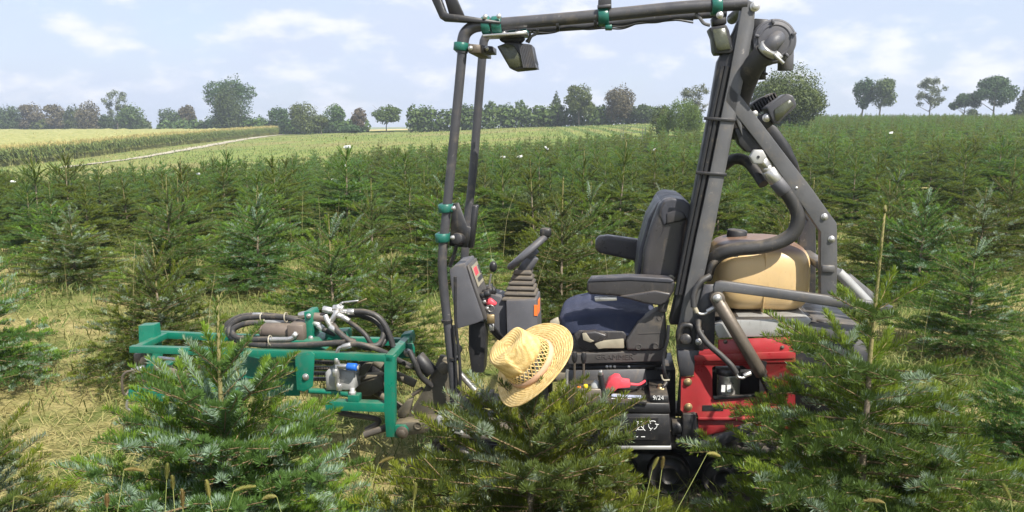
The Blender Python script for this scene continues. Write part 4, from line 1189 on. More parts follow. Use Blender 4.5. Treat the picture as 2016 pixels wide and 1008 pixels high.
# work lights
def lamp_unit(name, lens, body, fins, y0, y1, lens_first=True):
    o = part(name)
    plate('lamp_housing', body, y0, y1, M['black'], o, 0.006, 2)
    plate('lens', lens, y0 - 0.004, y0 + 0.02, M['lens'], o, 0.003)
    (ax, ay), (bx, by), h = fins
    n = 8
    for i in range(n):
        f = i / (n - 1); px, py = ax + (bx - ax) * f, ay + (by - ay) * f
        plate('cooling_fin', [(px, py), (px + 2.6, py), (px + h[0] + 2.6, py + h[1]), (px + h[0], py + h[1])], y0 - 0.012, y1 + 0.002, M['grey'], o, 0)
    return o
w1 = lamp_unit('work_light', [(981, 91), (1000, 86), (1012, 90), (1034, 124), (1032, 130), (1012, 135), (1003, 131)],
               [(978, 91), (999, 83), (1016, 84), (1045, 87), (1055, 122), (1053, 134), (1013, 138), (1003, 134)], ((1021, 88), (1044, 88), (9, 45)), 0.04, 0.17)
plate('lamp_bracket', [(982, 71), (1030, 66), (1032, 76), (1020, 88), (1002, 88), (984, 80)], 0.08, 0.13, M['black'], w1, 0.003)
bolt(992, 66, 0.02, 0.009, w1); bolt(1020, 64, 0.03, 0.009, w1)
pipe('lamp_cable', [(1040, 84, .06), (1046, 72, .05), (1056, 66, .05), (1058, 58, .04)], 0.006, M['grey2'], w1, 8)
pipe('lamp_cable', [(1036, 82, .08), (1042, 74, .07), (1044, 62, .06)], 0.005, M['grey2'], w1, 8)
w2 = part('work_light')
plate('lamp_housing', [(1397, 54), (1430, 48), (1436, 60), (1444, 98), (1440, 104), (1411, 106), (1407, 98), (1404, 72)], 0.00, 0.12, M['black'], w2, 0.006, 2)
plate('lens', [(1402, 58), (1428, 54), (1439, 97), (1413, 101), (1409, 92)], -0.006, 0.02, M['lens'], w2, 0.003)
plate('lamp_bracket', [(1402, 33), (1430, 31), (1431, 47), (1404, 50)], 0.02, 0.09, M['black'], w2, 0.004)
bolt(1417, 30, 0.0, 0.010, w2)
pipe('lamp_cable', [(1370, 27, .03), (1378, 36, .02), (1386, 46, .02), (1398, 50, .02)], 0.007, M['grey2'], w2, 8)
w3 = part('work_light')
plate('lamp_housing', [(1510, 212), (1516, 207), (1549, 184), (1562, 188), (1569, 205), (1567, 211), (1532, 244), (1524, 243), (1519, 232)], 0.02, 0.14, M['grey'], w3, 0.007, 2)
plate('lens', [(1524, 216), (1555, 195), (1564, 206), (1533, 238), (1527, 238)], 0.014, 0.03, M['lens'], w3, 0.003)
plate('lamp_bracket', [(1496, 226), (1512, 222), (1524, 244), (1508, 256), (1490, 240)], 0.05, 0.10, M['black'], w3, 0.004)
bolt(1509, 232, 0.04, 0.012, w3); bolt(1486, 224, 0.04, 0.009, w3)
w4 = part('work_light')
plate('lamp_housing', [(1479, 206), (1496, 194), (1524, 182), (1532, 190), (1520, 206), (1490, 224), (1480, 216)], 0.20, 0.30, M['black'], w4, 0.004)
for i in range(9):
    f = i / 8; px, py = 1481 + 43 * f, 207 - 24 * f
    plate('cooling_fin', [(px, py), (px + 2.2, py - 1), (px + 12, py + 18), (px + 10, py + 19)], 0.185, 0.30, M['grey'], w4, 0)

# air filter at the top rear
af = part('air_filter')
c = L(1526, 80, 0.0)
b = MB(); b.lathe([(0.05, 0.0), (0.072, 0.004), (0.086, 0.016), (0.0875, 0.05), (0.084, 0.055), (0.084, 0.24), (0.07, 0.26)], c, (0, 1, 0), 40); b.build('filter_housing', M['greyplastic'], af, 0.003)
b = MB(); b.torus(c + Vector((0, 0.004, 0)), (0, 1, 0), 0.062, 0.006, 36, 8); b.torus(c + Vector((0, 0.012, 0)), (0, 1, 0), 0.078, 0.005, 40, 8); b.build('housing_rim', M['greyplastic'], af, 0)
plate('mounting_plate', [(1486, 36), (1512, 38), (1540, 60), (1500, 120), (1478, 120), (1480, 60)], 0.10, 0.13, M['blackmetal'], af)
pipe('air_outlet', [(1547, 90, .10), (1547, 110, .10), (1546, 139, .10)], 0.031, M['greyplastic'], af, 18, False, 0.002)
pipe('elbow', [(1530, 76, .0), (1530, 76, -.05), (1522, 84, -.075), (1508, 100, -.06), (1496, 114, -.04)], 0.029, M['greyplastic'], af, 18)
p = L(1512, 98, -.07); b = MB(); dd = (L(1496, 114, -.04) - L(1522, 84, -.075)).normalized(); b.cyl(p - dd * 0.012, p + dd * 0.012, 0.041, 20); b.build('hose_clamp', M['silver'], af, 0.002)
b = MB(); b.box(p + Vector((0.034, -0.02, -0.026)), (0.03, 0.03, 0.02), Matrix.Rotation(R(40), 3, 'Y')); b.cyl(p + Vector((0.02, -.03, -.02)), p + Vector((0.055, -.03, -.055)), 0.007, 8); b.build('clamp_screw', M['silver'], af, 0.001)
pipe('intake_hose', [(1506, 104, -.06), (1484, 130, -.02), (1468, 165, .06), (1452, 215, .12), (1440, 270, .15)], 0.042, M['rubber'], af, 20)
pipe('drain_valve', [(1501, 128, .08), (1500, 140, .08), (1500, 157, .08)], 0.016, M['black'], af, 12, False, 0.002)
b = MB(); b.cyl(L(1501, 142, .08), L(1500, 146, .08), 0.024, 12); b.build('valve_collar', M['black'], af)
for a in (20, 100, 165, 250, 310):
    q = c + Vector((math.cos(R(a)) * 0.074, -0.004, math.sin(R(a)) * 0.074)); b = MB(); b.box(q, (0.018, 0.012, 0.010), Matrix.Rotation(-R(a), 3, 'Y')); b.build('housing_clip', M['greyplastic'], af, 0.001)

# hydraulic pipework under the brace
hy = part('suction_line')
plate('valve_block', [(1446, 252), (1464, 252), (1502, 278), (1512, 296), (1500, 302), (1472, 300), (1456, 284)], 0.02, 0.11, M['black'], hy, 0.008, 2)
b = MB(); b.lathe([(0.030, 0), (0.033, 0.004), (0.033, 0.04), (0.026, 0.045)], L(1493, 309, -0.03), (0, 1, 0), 6); b.build('hex_plug', M['hood'], hy, 0.003)
b = MB(); b.cyl(L(1493, 309, -0.033), L(1493, 309, -0.030), 0.006, 10); b.build('plug_dimple', M['black'], hy, 0)
def along(pa, pb, r, name, mat, n=18, bevel=0.002):
    b = MB(); b.cyl(L(*pa), L(*pb), r, n); return b.build(name, M[mat], hy, bevel)
along((1496, 312, .02), (1510, 330, .02), 0.026, 'fitting', 'silver', 6)
along((1508, 328, .02), (1513, 336, .02), 0.024, 'fitting', 'silver')
along((1512, 334, .02), (1530, 358, .02), 0.030, 'fitting', 'silver')
along((1528, 356, .02), (1546, 378, .02), 0.032, 'fitting_sleeve', 'greyplastic')
pipe('suction_hose', [(1540, 368, .02), (1560, 396, .02), (1571, 425, .02), (1564, 455, .02), (1540, 474, .02), (1500, 486, .02), (1450, 491, .03), (1418, 500, .05), (1398, 520, .08), (1390, 545, .12)], 0.029, M['rubber'], hy, 20)
pipe('return_hose', [(1425, 326, .22), (1446, 313, .2), (1470, 318, .18), (1490, 340, .14), (1504, 362, .10)], 0.024, M['black'], hy, 16)
pipe('vent_hose', [(1444, 497, .06), (1420, 506, .05), (1400, 523, .04), (1392, 548, .04)], 0.014, M['black'], hy, 10)

# tank
tk = part('hydraulic_tank')
x0, x1 = L(1408, 560, .07).x, L(1608, 560, .07).x
z0, z1 = L(1500, 624, .07).z, L(1500, 484, .07).z
def tankshape(q):
    f = 1.0 - 0.03 * (q.z / ((z1 - z0) / 2)) ** 2
    return Vector((q.x * f, q.y * f, q.z + 0.006 * math.cos(q.x * 9)))
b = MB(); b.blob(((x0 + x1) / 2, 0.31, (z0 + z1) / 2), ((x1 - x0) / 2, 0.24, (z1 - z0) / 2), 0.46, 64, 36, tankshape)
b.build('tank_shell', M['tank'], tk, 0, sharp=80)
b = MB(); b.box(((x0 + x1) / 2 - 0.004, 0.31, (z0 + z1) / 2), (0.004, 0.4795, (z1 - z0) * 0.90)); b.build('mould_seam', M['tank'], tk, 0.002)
b = MB(); b.lathe([(0.042, 0), (0.045, 0.01), (0.045, 0.055), (0.040, 0.062)], L(1449, 470, 0.36) - Vector((0, 0, .02)), (0.08, 0, 1), 20); b.build('filler_cap', M['black'], tk, 0.003)
pipe('breather', [(1443, 505, .07), (1441, 496, .07), (1440, 490, .07)], 0.007, M['silver'], tk, 10, False)
b = MB(); b.cyl(L(1444, 502, .06), L(1453, 502, .06), 0.009, 10); b.build('breather_elbow', M['white'], tk, 0.001)
plate('tank_tray', [(1404, 624), (1600, 624), (1600, 632), (1404, 634)], 0.04, 0.56, M['blackmetal'], tk)

# lift arm and its cylinder
la = part('lift_arm')
plate('arm_beam', [(1405, 566), (1409, 557), (1420, 554), (1440, 556), (1560, 573), (1682, 590), (1740, 596), (1760, 604), (1742, 616), (1684, 611), (1560, 592), (1424, 574), (1416, 590), (1405, 586)], -0.075, -0.045, M['grey2'], la, 0.003)
bolt(1412, 588, -0.08, 0.013, la)
cy = part('lift_cylinder')
pipe('cylinder_barrel', [(1412, 590, -.06), (1500, 738, -.06)], 0.0265, M['oily'], cy, 20, False, 0.003)
pipe('cylinder_rod', [(1498, 734, -.06), (1522, 784, -.05)], 0.016, M['blackmetal'], cy, 14, False)
b = MB(); p = L(1412, 587, -.06); b.cyl(p + Vector((0, -.02, 0)), p + Vector((0, .03, 0)), 0.030, 18); b.build('cylinder_eye', M['oily'], cy, 0.003)
pipe('hose', [(1398, 543, -.01), (1378, 556, -.03), (1366, 580, -.04), (1366, 605, -.05)], 0.0125, M['rubber'], cy, 12)
pipe('hose_fitting', [(1366, 603, -.05), (1372, 615, -.05)], 0.010, M['ivory'], cy, 12, False)
pipe('steel_pipe', [(1370, 612, -.05), (1378, 618, -.05), (1390, 617, -.05), (1398, 609, -.05)], 0.006, M['silver'], cy, 10)
along2 = MB(); along2.cyl(L(1392, 614, -.05), L(1408, 604, -.05), 0.0115, 6); along2.build('hex_fitting', M['silver'], cy, 0.001)
pipe('hose', [(1375, 628, -.03), (1376, 650, -.05), (1392, 675, -.07), (1420, 700, -.08), (1440, 720, -.09), (1450, 735, -.09)], 0.0125, M['rubber'], cy, 12)
pipe('steel_pipe', [(1448, 731, -.09), (1452, 741, -.09), (1462, 744, -.09), (1472, 737, -.08)], 0.006, M['silver'], cy, 10)
along2 = MB(); along2.cyl(L(1464, 740, -.085), L(1478, 734, -.08), 0.0105, 6); along2.build('hex_fitting', M['silver'], cy, 0.001)

# engine cover
ec = part('engine_cover')
outer = [(1342, 742), (1366, 741), (1366, 716), (1560, 714), (1566, 722), (1566, 826), (1484, 822), (1376, 821), (1372, 812), (1346, 812), (1340, 806)]
hole = [(1402, 724), (1408, 721), (1462, 720), (1472, 727), (1500, 729), (1511, 738), (1512, 765), (1502, 777), (1408, 786), (1403, 782)]
hole_plate('side_panel', outer, hole, -0.02, -0.014, M['red'], ec)
b = MB()
b.prism(LXZ([(1366, 690), (1414, 686), (1414, 669), (1552, 664), (1566, 664), (1566, 713), (1366, 717)], -0.02), -0.026, -0.012); b.build('upper_panel', M['red'], ec, 0.003)
plate('pressed_ridge', [(1367, 700), (1565, 692), (1565, 706), (1367, 712)], -0.033, -0.024, M['red'], ec, 0.005, 2)
plate('lower_panel', [(1374, 824), (1478, 826), (1565, 828), (1565, 846), (1480, 838), (1376, 862)], -0.008, 0.0, M['red'], ec)
plate('pressed_ridge', [(1374, 822), (1564, 822), (1564, 829), (1374, 829)], -0.026, -0.006, M['red'], ec, 0.004)
plate('recess_box', [(1398, 716), (1516, 716), (1516, 790), (1398, 790)], 0.10, 0.11, M['black'], ec)
plate('recess_rim', [(1404, 782), (1500, 776), (1502, 780), (1406, 788)], -0.03, -0.012, M['blackmetal'], ec, 0.001)
plate('slot', [(1383, 798), (1424, 798), (1424, 809), (1383, 809)], -0.022, -0.0195, M['black'], ec, 0)
plate('slot', [(1485, 708), (1510, 712), (1508, 726), (1494, 722)], -0.029, -0.0255, M['black'], ec, 0)
for px, py in ((1354, 752), (1355, 801)): bolt(px, py, -0.02, 0.012, ec, 'brass')
for px, py in ((1428, 673), (1540, 684)): bolt(px, py, -0.026, 0.006, ec, 'oily')
q = L(1433, 782, 0.03); zt = L(1433, 728, 0.03).z
b = MB(); b.lathe([(0.030, 0), (0.046, 0.006), (0.048, 0.02), (0.048, zt - q.z - 0.03), (0.050, zt - q.z - 0.026), (0.050, zt - q.z - 0.012), (0.043, zt - q.z)], q, (0, 0, 1), 28); b.build('oil_filter', M['silver'], ec, 0.001)
b = MB(); b.cyl(L(1433, 735, .03), L(1433, 722, .03), 0.052, 24); b.build('filter_head', M['black'], ec)
for k in range(2):
    a = L(1424 + 11 * k, 765, -0.021); b = MB(); b.box(a, (0.016, 0.002, 0.03)); b.build('filter_print', M['white'], ec, 0)
plate('hood', [(1404, 640), (1440, 630), (1592, 626), (1600, 632), (1568, 661), (1414, 666)], -0.01, 0.40, M['hood'], ec, 0.008, 2)
plate('rear_box', [(1566, 641), (1640, 640), (1700, 646), (1700, 668), (1560, 668)], -0.015, 0.42, M['grey2'], ec, 0.005)
for px in (1596, 1618): 
    b = MB(); b.lathe([(0.026, 0), (0.026, 0.018), (0.02, 0.022)], L(px, 640, 0.05), (0, 0, 1), 16); b.build('rear_cap', M['black'], ec, 0.002)
plate('rear_tail', [(1655, 540), (1668, 538), (1706, 565), (1722, 600), (1700, 612), (1690, 590)], 0.15, 0.30, M['grey2'], ec, 0.004)
pipe('rear_tube', [(1650, 536, .1), (1680, 566, .1), (1716, 604, .1)], 0.022, M['hood'], ec, 14, False)
pipe('rear_tube', [(1668, 545, .3), (1710, 580, .3), (1740, 610, .3)], 0.02, M['grey2'], ec, 14, False)
plate('rear_bumper', [(1560, 668), (1700, 668), (1720, 690), (1720, 850), (1640, 862), (1560, 850)], 0.02, 0.44, M['blackmetal'], ec)

# pillar foot plates between seat and engine
pf = part('post_base')
plate('base_plate', [(1334, 690), (1378, 690), (1368, 715), (1366, 740), (1340, 742), (1336, 720)], -0.03, 0.06, M['grey'], pf)
plate('base_plate', [(1340, 742), (1352, 742), (1352, 820), (1334, 815)], -0.008, 0.05, M['black'], pf)
plate('hinge_block', [(1344, 816), (1371, 814), (1373, 878), (1368, 890), (1350, 888), (1342, 870)], -0.04, 0.03, M['blackmetal'], pf, 0.005)
bolt(1360, 878, -0.04, 0.014, pf, 'blackmetal')
plate('skid_bar', [(1376, 872), (1478, 832), (1486, 840), (1484, 850), (1390, 892), (1374, 890)], -0.03, -0.012, M['grey'], pf)
b = MB(); b.cyl(L(1322, 840, .0), L(1342, 840, .0), 0.034, 20); b.cyl(L(1330, 870, .0), L(1344, 870, .0), 0.03, 20); b.build('pivot', M['blackmetal'], pf, 0.003)
pipe('shackle', [(1338, 676, -.02), (1337, 655, -.02), (1344, 642, -.02), (1358, 641, -.02), (1366, 653, -.02), (1364, 676, -.02)], 0.0145, M['blackmetal'], pf, 12)
b = MB(); b.cyl(L(1350, 668, -.045), L(1350, 668, .02), 0.024, 18); b.build('shackle_pin', M['blackmetal'], pf, 0.003)
plate('bracket', [(1366, 655), (1386, 650), (1386, 690), (1366, 690)], -0.03, -0.02, M['blackmetal'], pf)
bolt(1375, 673, -0.03, 0.010, pf); 
pipe('cable', [(1316, 640, .0), (1314, 670, -.01), (1306, 700, -.01), (1308, 730, -.02), (1312, 745, 0.0)], 0.007, M['black'], pf, 8)
pipe('cable', [(1302, 738, -.03), (1306, 748, -.03), (1318, 748, -.02)], 0.004, M['ivory'], pf, 6)
plate('panel_black', [(1386, 560), (1410, 560), (1406, 690), (1378, 690), (1376, 600)], -0.012, 0.0, M['grey'], pf)
# ---------------------------------------------------------------- seat
st = part('driver_seat')
SY0, SY1 = 0.10, 0.56
def cush(name, pts, y0, y1, mat, bevel=0.02, seg=4, parent=st): return plate(name, pts, y0, y1, mat, parent, bevel, seg)
cush('backrest_shell', [(1262, 546), (1268, 492), (1284, 436), (1300, 398), (1318, 392), (1344, 396), (1358, 406), (1364, 422), (1352, 446), (1338, 540), (1330, 560), (1268, 562)], SY0, SY1, M['leather'], 0.028, 5)
cush('backrest_pad', [(1252, 556), (1258, 496), (1276, 432), (1296, 397), (1308, 393), (1306, 420), (1280, 480), (1272, 552)], SY0 + 0.07, SY1 - 0.07, M['armpad'], 0.022, 4)
cush('head_roll', [(1299, 404), (1306, 393), (1322, 389), (1346, 393), (1362, 404), (1366, 420), (1360, 432), (1340, 437), (1318, 438), (1306, 448), (1300, 430)], SY0 - 0.006, SY1 + 0.006, M['armpad'], 0.026, 5)
cush('head_roll_side', [(1312, 420), (1330, 412), (1346, 418), (1352, 430), (1336, 437), (1312, 442)], SY0 - 0.012, SY0 + 0.02, M['leather'], 0.008, 3)
pipe('seam', [(1308, 398, SY0 - .004), (1300, 420, SY0 - .002), (1306, 450, SY0 + .002), (1284, 490, SY0 + .004), (1272, 530, SY0 + .006)], 0.004, M['leather'], st, 6)
# cushion
cz0 = L(1200, 655, SY0).z; cz1 = L(1200, 606, .33).z
xa, xb = L(1096, 640, SY0).x, L(1296, 640, SY0).x
def cs(q):
    hx = (xb - xa) / 2
    f = q.x / hx
    z = q.z + (0.018 * (1 - abs(f)) - 0.030 * max(0, -f - 0.45)) * (1 if q.z > 0 else 0)
    if q.z > 0:
        z += 0.0035 * math.sin(q.x * 115 + 0.6 * math.sin(q.y * 20)) * max(0, 1 - abs(f) ** 2) * (1 if abs(q.y) < 0.19 else 0.2) - 0.02 * max(0, 1 - (q.y / 0.2) ** 2)
    return Vector((q.x, q.y, z))
b = MB(); b.blob(((xa + xb) / 2, (SY0 + SY1) / 2, (cz0 + cz1) / 2 - 0.005), ((xb - xa) / 2, (SY1 - SY0) / 2, (cz1 - cz0) / 2 + 0.03), 0.36, 120, 40, cs); b.build('seat_cushion', M['blue'], st, 0, sharp=80)
cush('cushion_base', [(1128, 660), (1140, 650), (1228, 651), (1234, 660), (1228, 688), (1160, 692), (1138, 682)], SY0 - 0.004, SY1, M['leather'], 0.016, 4)
cush('cushion_corner', [(1146, 655), (1172, 652), (1196, 660), (1186, 676), (1166, 676)], SY0 - 0.03, SY0 + 0.02, M['leather'], 0.012, 4)
plate('seat_lever', [(1170, 678), (1182, 672), (1228, 668), (1229, 686), (1190, 686), (1178, 688)], SY0 - 0.032, SY0 - 0.012, M['ivory'], st, 0.005, 2)
plate('lever_tip', [(1146, 657), (1154, 656), (1162, 668), (1170, 672), (1162, 675), (1148, 670)], SY0 - 0.036, SY0 - 0.02, M['ivory'], st, 0.004, 2)
cush('seat_side', [(1232, 672), (1256, 636), (1292, 612), (1310, 610), (1313, 660), (1308, 686), (1296, 690), (1234, 690)], SY0 - 0.035, SY0 + 0.05, M['seatgrey'], 0.012, 3)
for px, py, r in ((1299, 626, .011), (1257, 683, .012), (1290, 681, .012)):
    b = MB(); b.torus(L(px, py, SY0 - .036), (0, 1, 0), r, 0.0016, 20, 6); b.build('moulded_ring', M['seatgrey'], st, 0)
plate('embossed_line', [(1258, 656), (1306, 654), (1306, 656), (1258, 658)], SY0 - 0.037, SY0 - 0.03, M['seatgrey'], st, 0)
plate('hinge_cover', [(1306, 548), (1322, 542), (1330, 548), (1326, 556), (1306, 554)], SY0 - 0.02, SY0 + 0.02, M['ivory'], st, 0.004)
plate('seat_front_tab', [(1082, 634), (1098, 626), (1102, 640), (1084, 646)], SY0 + 0.02, SY0 + 0.05, M['ivory'], st, 0.003)
# armrests
ar = part('armrest')
cush('arm_pad', [(1156, 558), (1162, 549), (1180, 546), (1240, 546), (1318, 549), (1330, 556), (1327, 574), (1316, 592), (1302, 601), (1280, 599), (1244, 590), (1216, 584), (1160, 580), (1155, 572)], SY0 - 0.085, SY0 - 0.02, M['leather'], 0.014, 4, ar)
cush('arm_shell', [(1218, 584), (1240, 580), (1290, 572), (1322, 578), (1312, 596), (1300, 602), (1270, 598)], SY0 - 0.093, SY0 - 0.07, M['leather'], 0.009, 3, ar)
cush('arm_top', [(1157, 556), (1164, 548), (1240, 544), (1318, 548), (1328, 553), (1322, 558), (1240, 553), (1166, 556)], SY0 - 0.088, SY0 - 0.018, M['armpad'], 0.006, 3, ar)
plate('arm_lever', [(1170, 586), (1214, 585), (1215, 592), (1172, 594)], SY0 - 0.075, SY0 - 0.04, M['silver'], ar, 0.004, 2)
plate('arm_bracket', [(1296, 590), (1318, 590), (1312, 615), (1296, 615)], SY0 - 0.05, SY0 - 0.02, M['seatgrey'], ar)
ar2 = part('armrest')
cush('arm_pad', [(1172, 474), (1178, 466), (1196, 464), (1268, 474), (1275, 480), (1275, 514), (1258, 516), (1180, 499), (1171, 492)], SY1 + 0.0, SY1 + 0.07, M['leather'], 0.018, 4, ar2)
# suspension base with raised letters
sbp = part('seat_suspension')
plate('suspension_rail', [(1118, 698), (1150, 696), (1306, 688), (1314, 694), (1312, 706), (1300, 712), (1118, 718)], SY0 - 0.02, SY1 - .05, M['seatgrey'], sbp, 0.006, 3)
me = text_mesh('GRAMMER', 0.032, 0.0015); me.materials.append(M['seatgrey'])
o = link_mesh('raised_lettering', me, sbp); o.location = L(1210, 703, SY0 - 0.021) ; o.rotation_euler = (R(90), R(-1.5), 0); o.scale = (1.12, 1, 1)
plate('suspension_bellows', [(1122, 716), (1306, 712), (1300, 724), (1122, 726)], SY0 + 0.02, SY1 - 0.06, M['black'], sbp, 0.003)
plate('suspension_rail', [(1120, 722), (1290, 718), (1290, 726), (1120, 730)], SY0 - 0.0, SY1 - 0.05, M['blackmetal'], sbp, 0.002)
for px in (1195, 1202, 1210, 1238): bolt(px, 722, SY0, 0.005, sbp, 'silver')
# seat box and floor
fl = part('chassis')
plate('seat_box', [(1112, 728), (1330, 728), (1330, 880), (1112, 880)], 0.16, 0.44, M['black'], fl)
plate('side_sheet', [(1116, 730), (1270, 727), (1274, 757), (1262, 768), (1116, 762)], 0.06, 0.066, M['grey2'], fl, 0.001)
plate('foot_floor', [(992, 735), (1120, 735), (1120, 752), (992, 752)], 0.10, 0.46, M['mud'], fl)
plate('frame_beam', [(905, 872), (1500, 872), (1560, 862), (1560, 905), (905, 905)], 0.10, 0.42, M['blackmetal'], fl)
plate('battery_tray', [(1190, 878), (1322, 878), (1322, 886), (1190, 886)], -0.10, 0.14, M['hood'], fl)
for px, z in ((1000, 0), (1060, 0)): plate('floor_support', [(px, 750), (px + 20, 750), (px + 20, 880), (px, 880)], 0.14, 0.40, M['mud'], fl)

# battery
bt = part('battery')
BY0, BY1 = -0.10, 0.10
plate('battery_case', [(1196, 813), (1318, 815), (1321, 878), (1196, 878)], BY0, BY1, M['black'], bt, 0.004)
plate('battery_lid', [(1192, 792), (1318, 794), (1320, 814), (1192, 813)], BY0 - 0.004, BY1 + .004, M['black'], bt, 0.004)
plate('battery_step', [(1280, 778), (1316, 779), (1317, 796), (1280, 794)], BY0, BY1, M['black'], bt, 0.003)
plate('lid_handle', [(1243, 790), (1274, 790), (1272, 799), (1264, 797), (1254, 797), (1246, 799)], BY0 - 0.012, BY0 + 0.01, M['blackmetal'], bt, 0.002)
lidz = L(1230, 792, BY0 - .004).z + 0.001
def on_lid(name, px, py, sx, sy, mat, h=0.0012):
    # point on the plane z = lidz under the pixel
    d = ray(px, py); t = (lidz - EYE) / d.z; P = Vector((0, 0, EYE)) + d * t - MO
    c_ = Vector((P.dot(EX), P.dot(EYV), lidz + h / 2)); b = MB(); b.box(c_, (sx, sy, h)); return b.build(name, M[mat], bt, 0)
on_lid('battery_sticker', 1234, 780, 0.13, 0.03, 'bluegrey')
on_lid('sticker_field', 1213, 776, 0.035, 0.008, 'white', 0.0018)
for i, mm in enumerate(('redcap', 'bluecap', 'orange')): on_lid('warning_dot', 1244 + 8 * i, 766, 0.010, 0.014, mm)
for i in range(4): on_lid('sticker_field', 1208 + 16 * i, 785, 0.018, 0.004, 'white', 0.0018)
pc = L(1212, 762, 0.0)
b = MB(); b.prism(LXZ([(1191, 764), (1198, 748), (1210, 741), (1220, 742), (1224, 750), (1240, 752), (1241, 762), (1216, 764), (1210, 770), (1196, 768)], -0.02), -0.03, 0.03); b.build('terminal_cover', M['redcap'], bt, 0.006, 2)
b = MB(); b.lathe([(0.013, 0), (0.013, 0.03), (0.009, 0.034), (0.009, 0.045)], L(1299, 776, 0.0), (0, 0, 1), 14); b.build('terminal', M['brass'], bt, 0.001)
b = MB(); b.box(L(1299, 770, -0.01), (0.04, 0.03, 0.012)); b.cyl(L(1292, 770, -.02), L(1308, 766, -.02), 0.006, 8); b.build('terminal_clamp', M['brass'], bt, 0.002)
pipe('battery_lead', [(1304, 764, .0), (1314, 750, .03), (1318, 735, .06)], 0.009, M['black'], bt, 10)
pipe('battery_lead', [(1240, 756, .0), (1258, 757, .02), (1270, 750, .05)], 0.006, M['redcap'], bt, 8)
me = text_mesh('9/24', 0.026, 0.0006); me.materials.append(M['white'])
o = link_mesh('handwritten_date', me, bt); o.location = L(1296, 775 + 8, BY0 - .0) + Vector((0, -0.003, 0)); o.rotation_euler = (R(90), R(-2), 0)
# front label with three-arrow recycling sign and crossed emblem
plate('front_label', [(1238, 823), (1296, 823), (1296, 866), (1238, 866)], BY0 - 0.0035, BY0 + 0.001, M['black'], bt, 0)
def label_line(pts, r=0.0015): return pipe('label_mark', [(a, c_, BY0 - .004) for a, c_ in pts], r, M['white'], bt, 5, False)
for k in range(3):
    a0 = math.pi / 2 + k * 2.0944; ctr = (1285, 837)
    q = [(ctr[0] + 8.5 * math.cos(a0 + d_), ctr[1] - 8.5 * math.sin(a0 + d_)) for d_ in (-0.75, -0.25, 0.25, 0.7)]
    label_line(q)
    e_ = q[-1]; label_line([(e_[0] - 4 * math.cos(a0 + .3), e_[1] + 4 * math.sin(a0 + .3)), e_, (e_[0] + 3.5 * math.cos(a0 + .4), e_[1] - 3.5 * math.sin(a0 + .4))])
label_line([(1252, 828), (1270, 848)]); label_line([(1270, 828), (1252, 848)]); label_line([(1254, 830), (1268, 830), (1266, 846), (1256, 846), (1254, 830)])
for x0_ in (1248, 1262): label_line([(x0_, 860), (x0_ + 8, 860)], 0.0016)

# control levers beside the seat
cb = part('control_box')
plate('control_housing', [(1118, 766), (1186, 766), (1186, 800), (1118, 800)], -0.06, 0.08, M['oily'], cb, 0.004)
for px, t, bm_ in ((1131, 693, 745), (1149, 694, 742)):
    pipe('control_lever', [(px, 768, 0.0), (px, t + 30, 0.0), (px, t + 6, 0.0)], 0.0055, M['oily'], cb, 10, False)
    b = MB(); b.lathe([(0.008, 0), (0.012, 0.012), (0.013, 0.03), (0.009, 0.045), (0.004, 0.048)], L(px, t + 20, 0.0), (0, 0, 1), 14); b.build('lever_grip', M['black'], cb, 0)
pipe('lock_lever', [(1189, 790, -.05), (1186, 760, -.05), (1182, 738, -.05)], 0.0125, M['black'], cb, 12)
b = MB(); b.cyl(L(1183, 738, -.05), L(1182, 729, -.05), 0.010, 12); b.build('lever_pin', M['silver'], cb, 0.001)
pipe('guide_rod', [(1116, 760, -.0), (1116, 735, .0), (1118, 728, .0)], 0.007, M['silver'], cb, 8)
b = MB(); b.cyl(L(1153, 764, -.04), L(1153, 757, -.04), 0.009, 12); b.build('knob', M['yellow'], cb, 0.001)
b = MB(); b.cyl(L(1140, 766, -.04), L(1140, 761, -.04), 0.008, 12); b.build('knob', M['orange'], cb, 0.001)
b = MB(); b.lathe([(0.02, 0), (0.022, 0.02), (0.012, 0.045)], L(1170, 768, -.03), (0.3, 0, 1), 14); b.build('switch_cover', M['hood'], cb, 0.002)

# ---------------------------------------------------------------- dashboard console
dc = part('console')
CYY = 0.03
plate('console_case', [(884, 532), (893, 524), (915, 519), (926, 556), (952, 630), (940, 636), (900, 648), (892, 600)], CYY, CYY + 0.24, M['greyplastic'], dc, 0.008, 2)
plate('console_top', [(886, 530), (894, 523), (915, 518), (917, 523), (898, 528)], CYY + 0.01, CYY + 0.23, M['yellow'], dc, 0.001) if False else None
plate('console_back', [(918, 524), (922, 522), (958, 628), (951, 632)], CYY + 0.012, CYY + 0.225, M['seatgrey'], dc, 0.003)
# instrument face on the operator's side
def face_pt(f, s):   # f along the sloping face 0 top .. 1 bottom, s across 0 near .. 1 far
    a = L(921, 522, CYY); e_ = L(957, 628, CYY); p = a + (e_ - a) * f; return Vector((p.x + 0.002, CYY + 0.012 + 0.215 * s, p.z))
fa, fb_ = face_pt(0, 0), face_pt(1, 0); fd = (fb_ - fa).normalized(); fn = Vector((-fd.z, 0, fd.x)); fn = fn if fn.x > 0 else -fn
FR = Matrix((fd, Vector((0, 1, 0)), fn)).transposed()
def on_face(name, f, s, sf, ss, h, mat, bevel=0.0):
    b = MB(); b.box(face_pt(f, s) + fn * (h / 2 + .001), (sf, ss, h), FR); return b.build(name, M[mat], dc, bevel)
on_face('instrument_sticker', 0.25, 0.48, 0.095, 0.15, 0.002, 'ivory'); on_face('sticker_print', 0.18, 0.40, 0.035, 0.07, 0.0036, 'redcap'); on_face('sticker_print', 0.34, 0.55, 0.02, 0.11, 0.0036, 'grey'); on_face('sticker_print', 0.20, 0.78, 0.04, 0.025, 0.0036, 'grey')
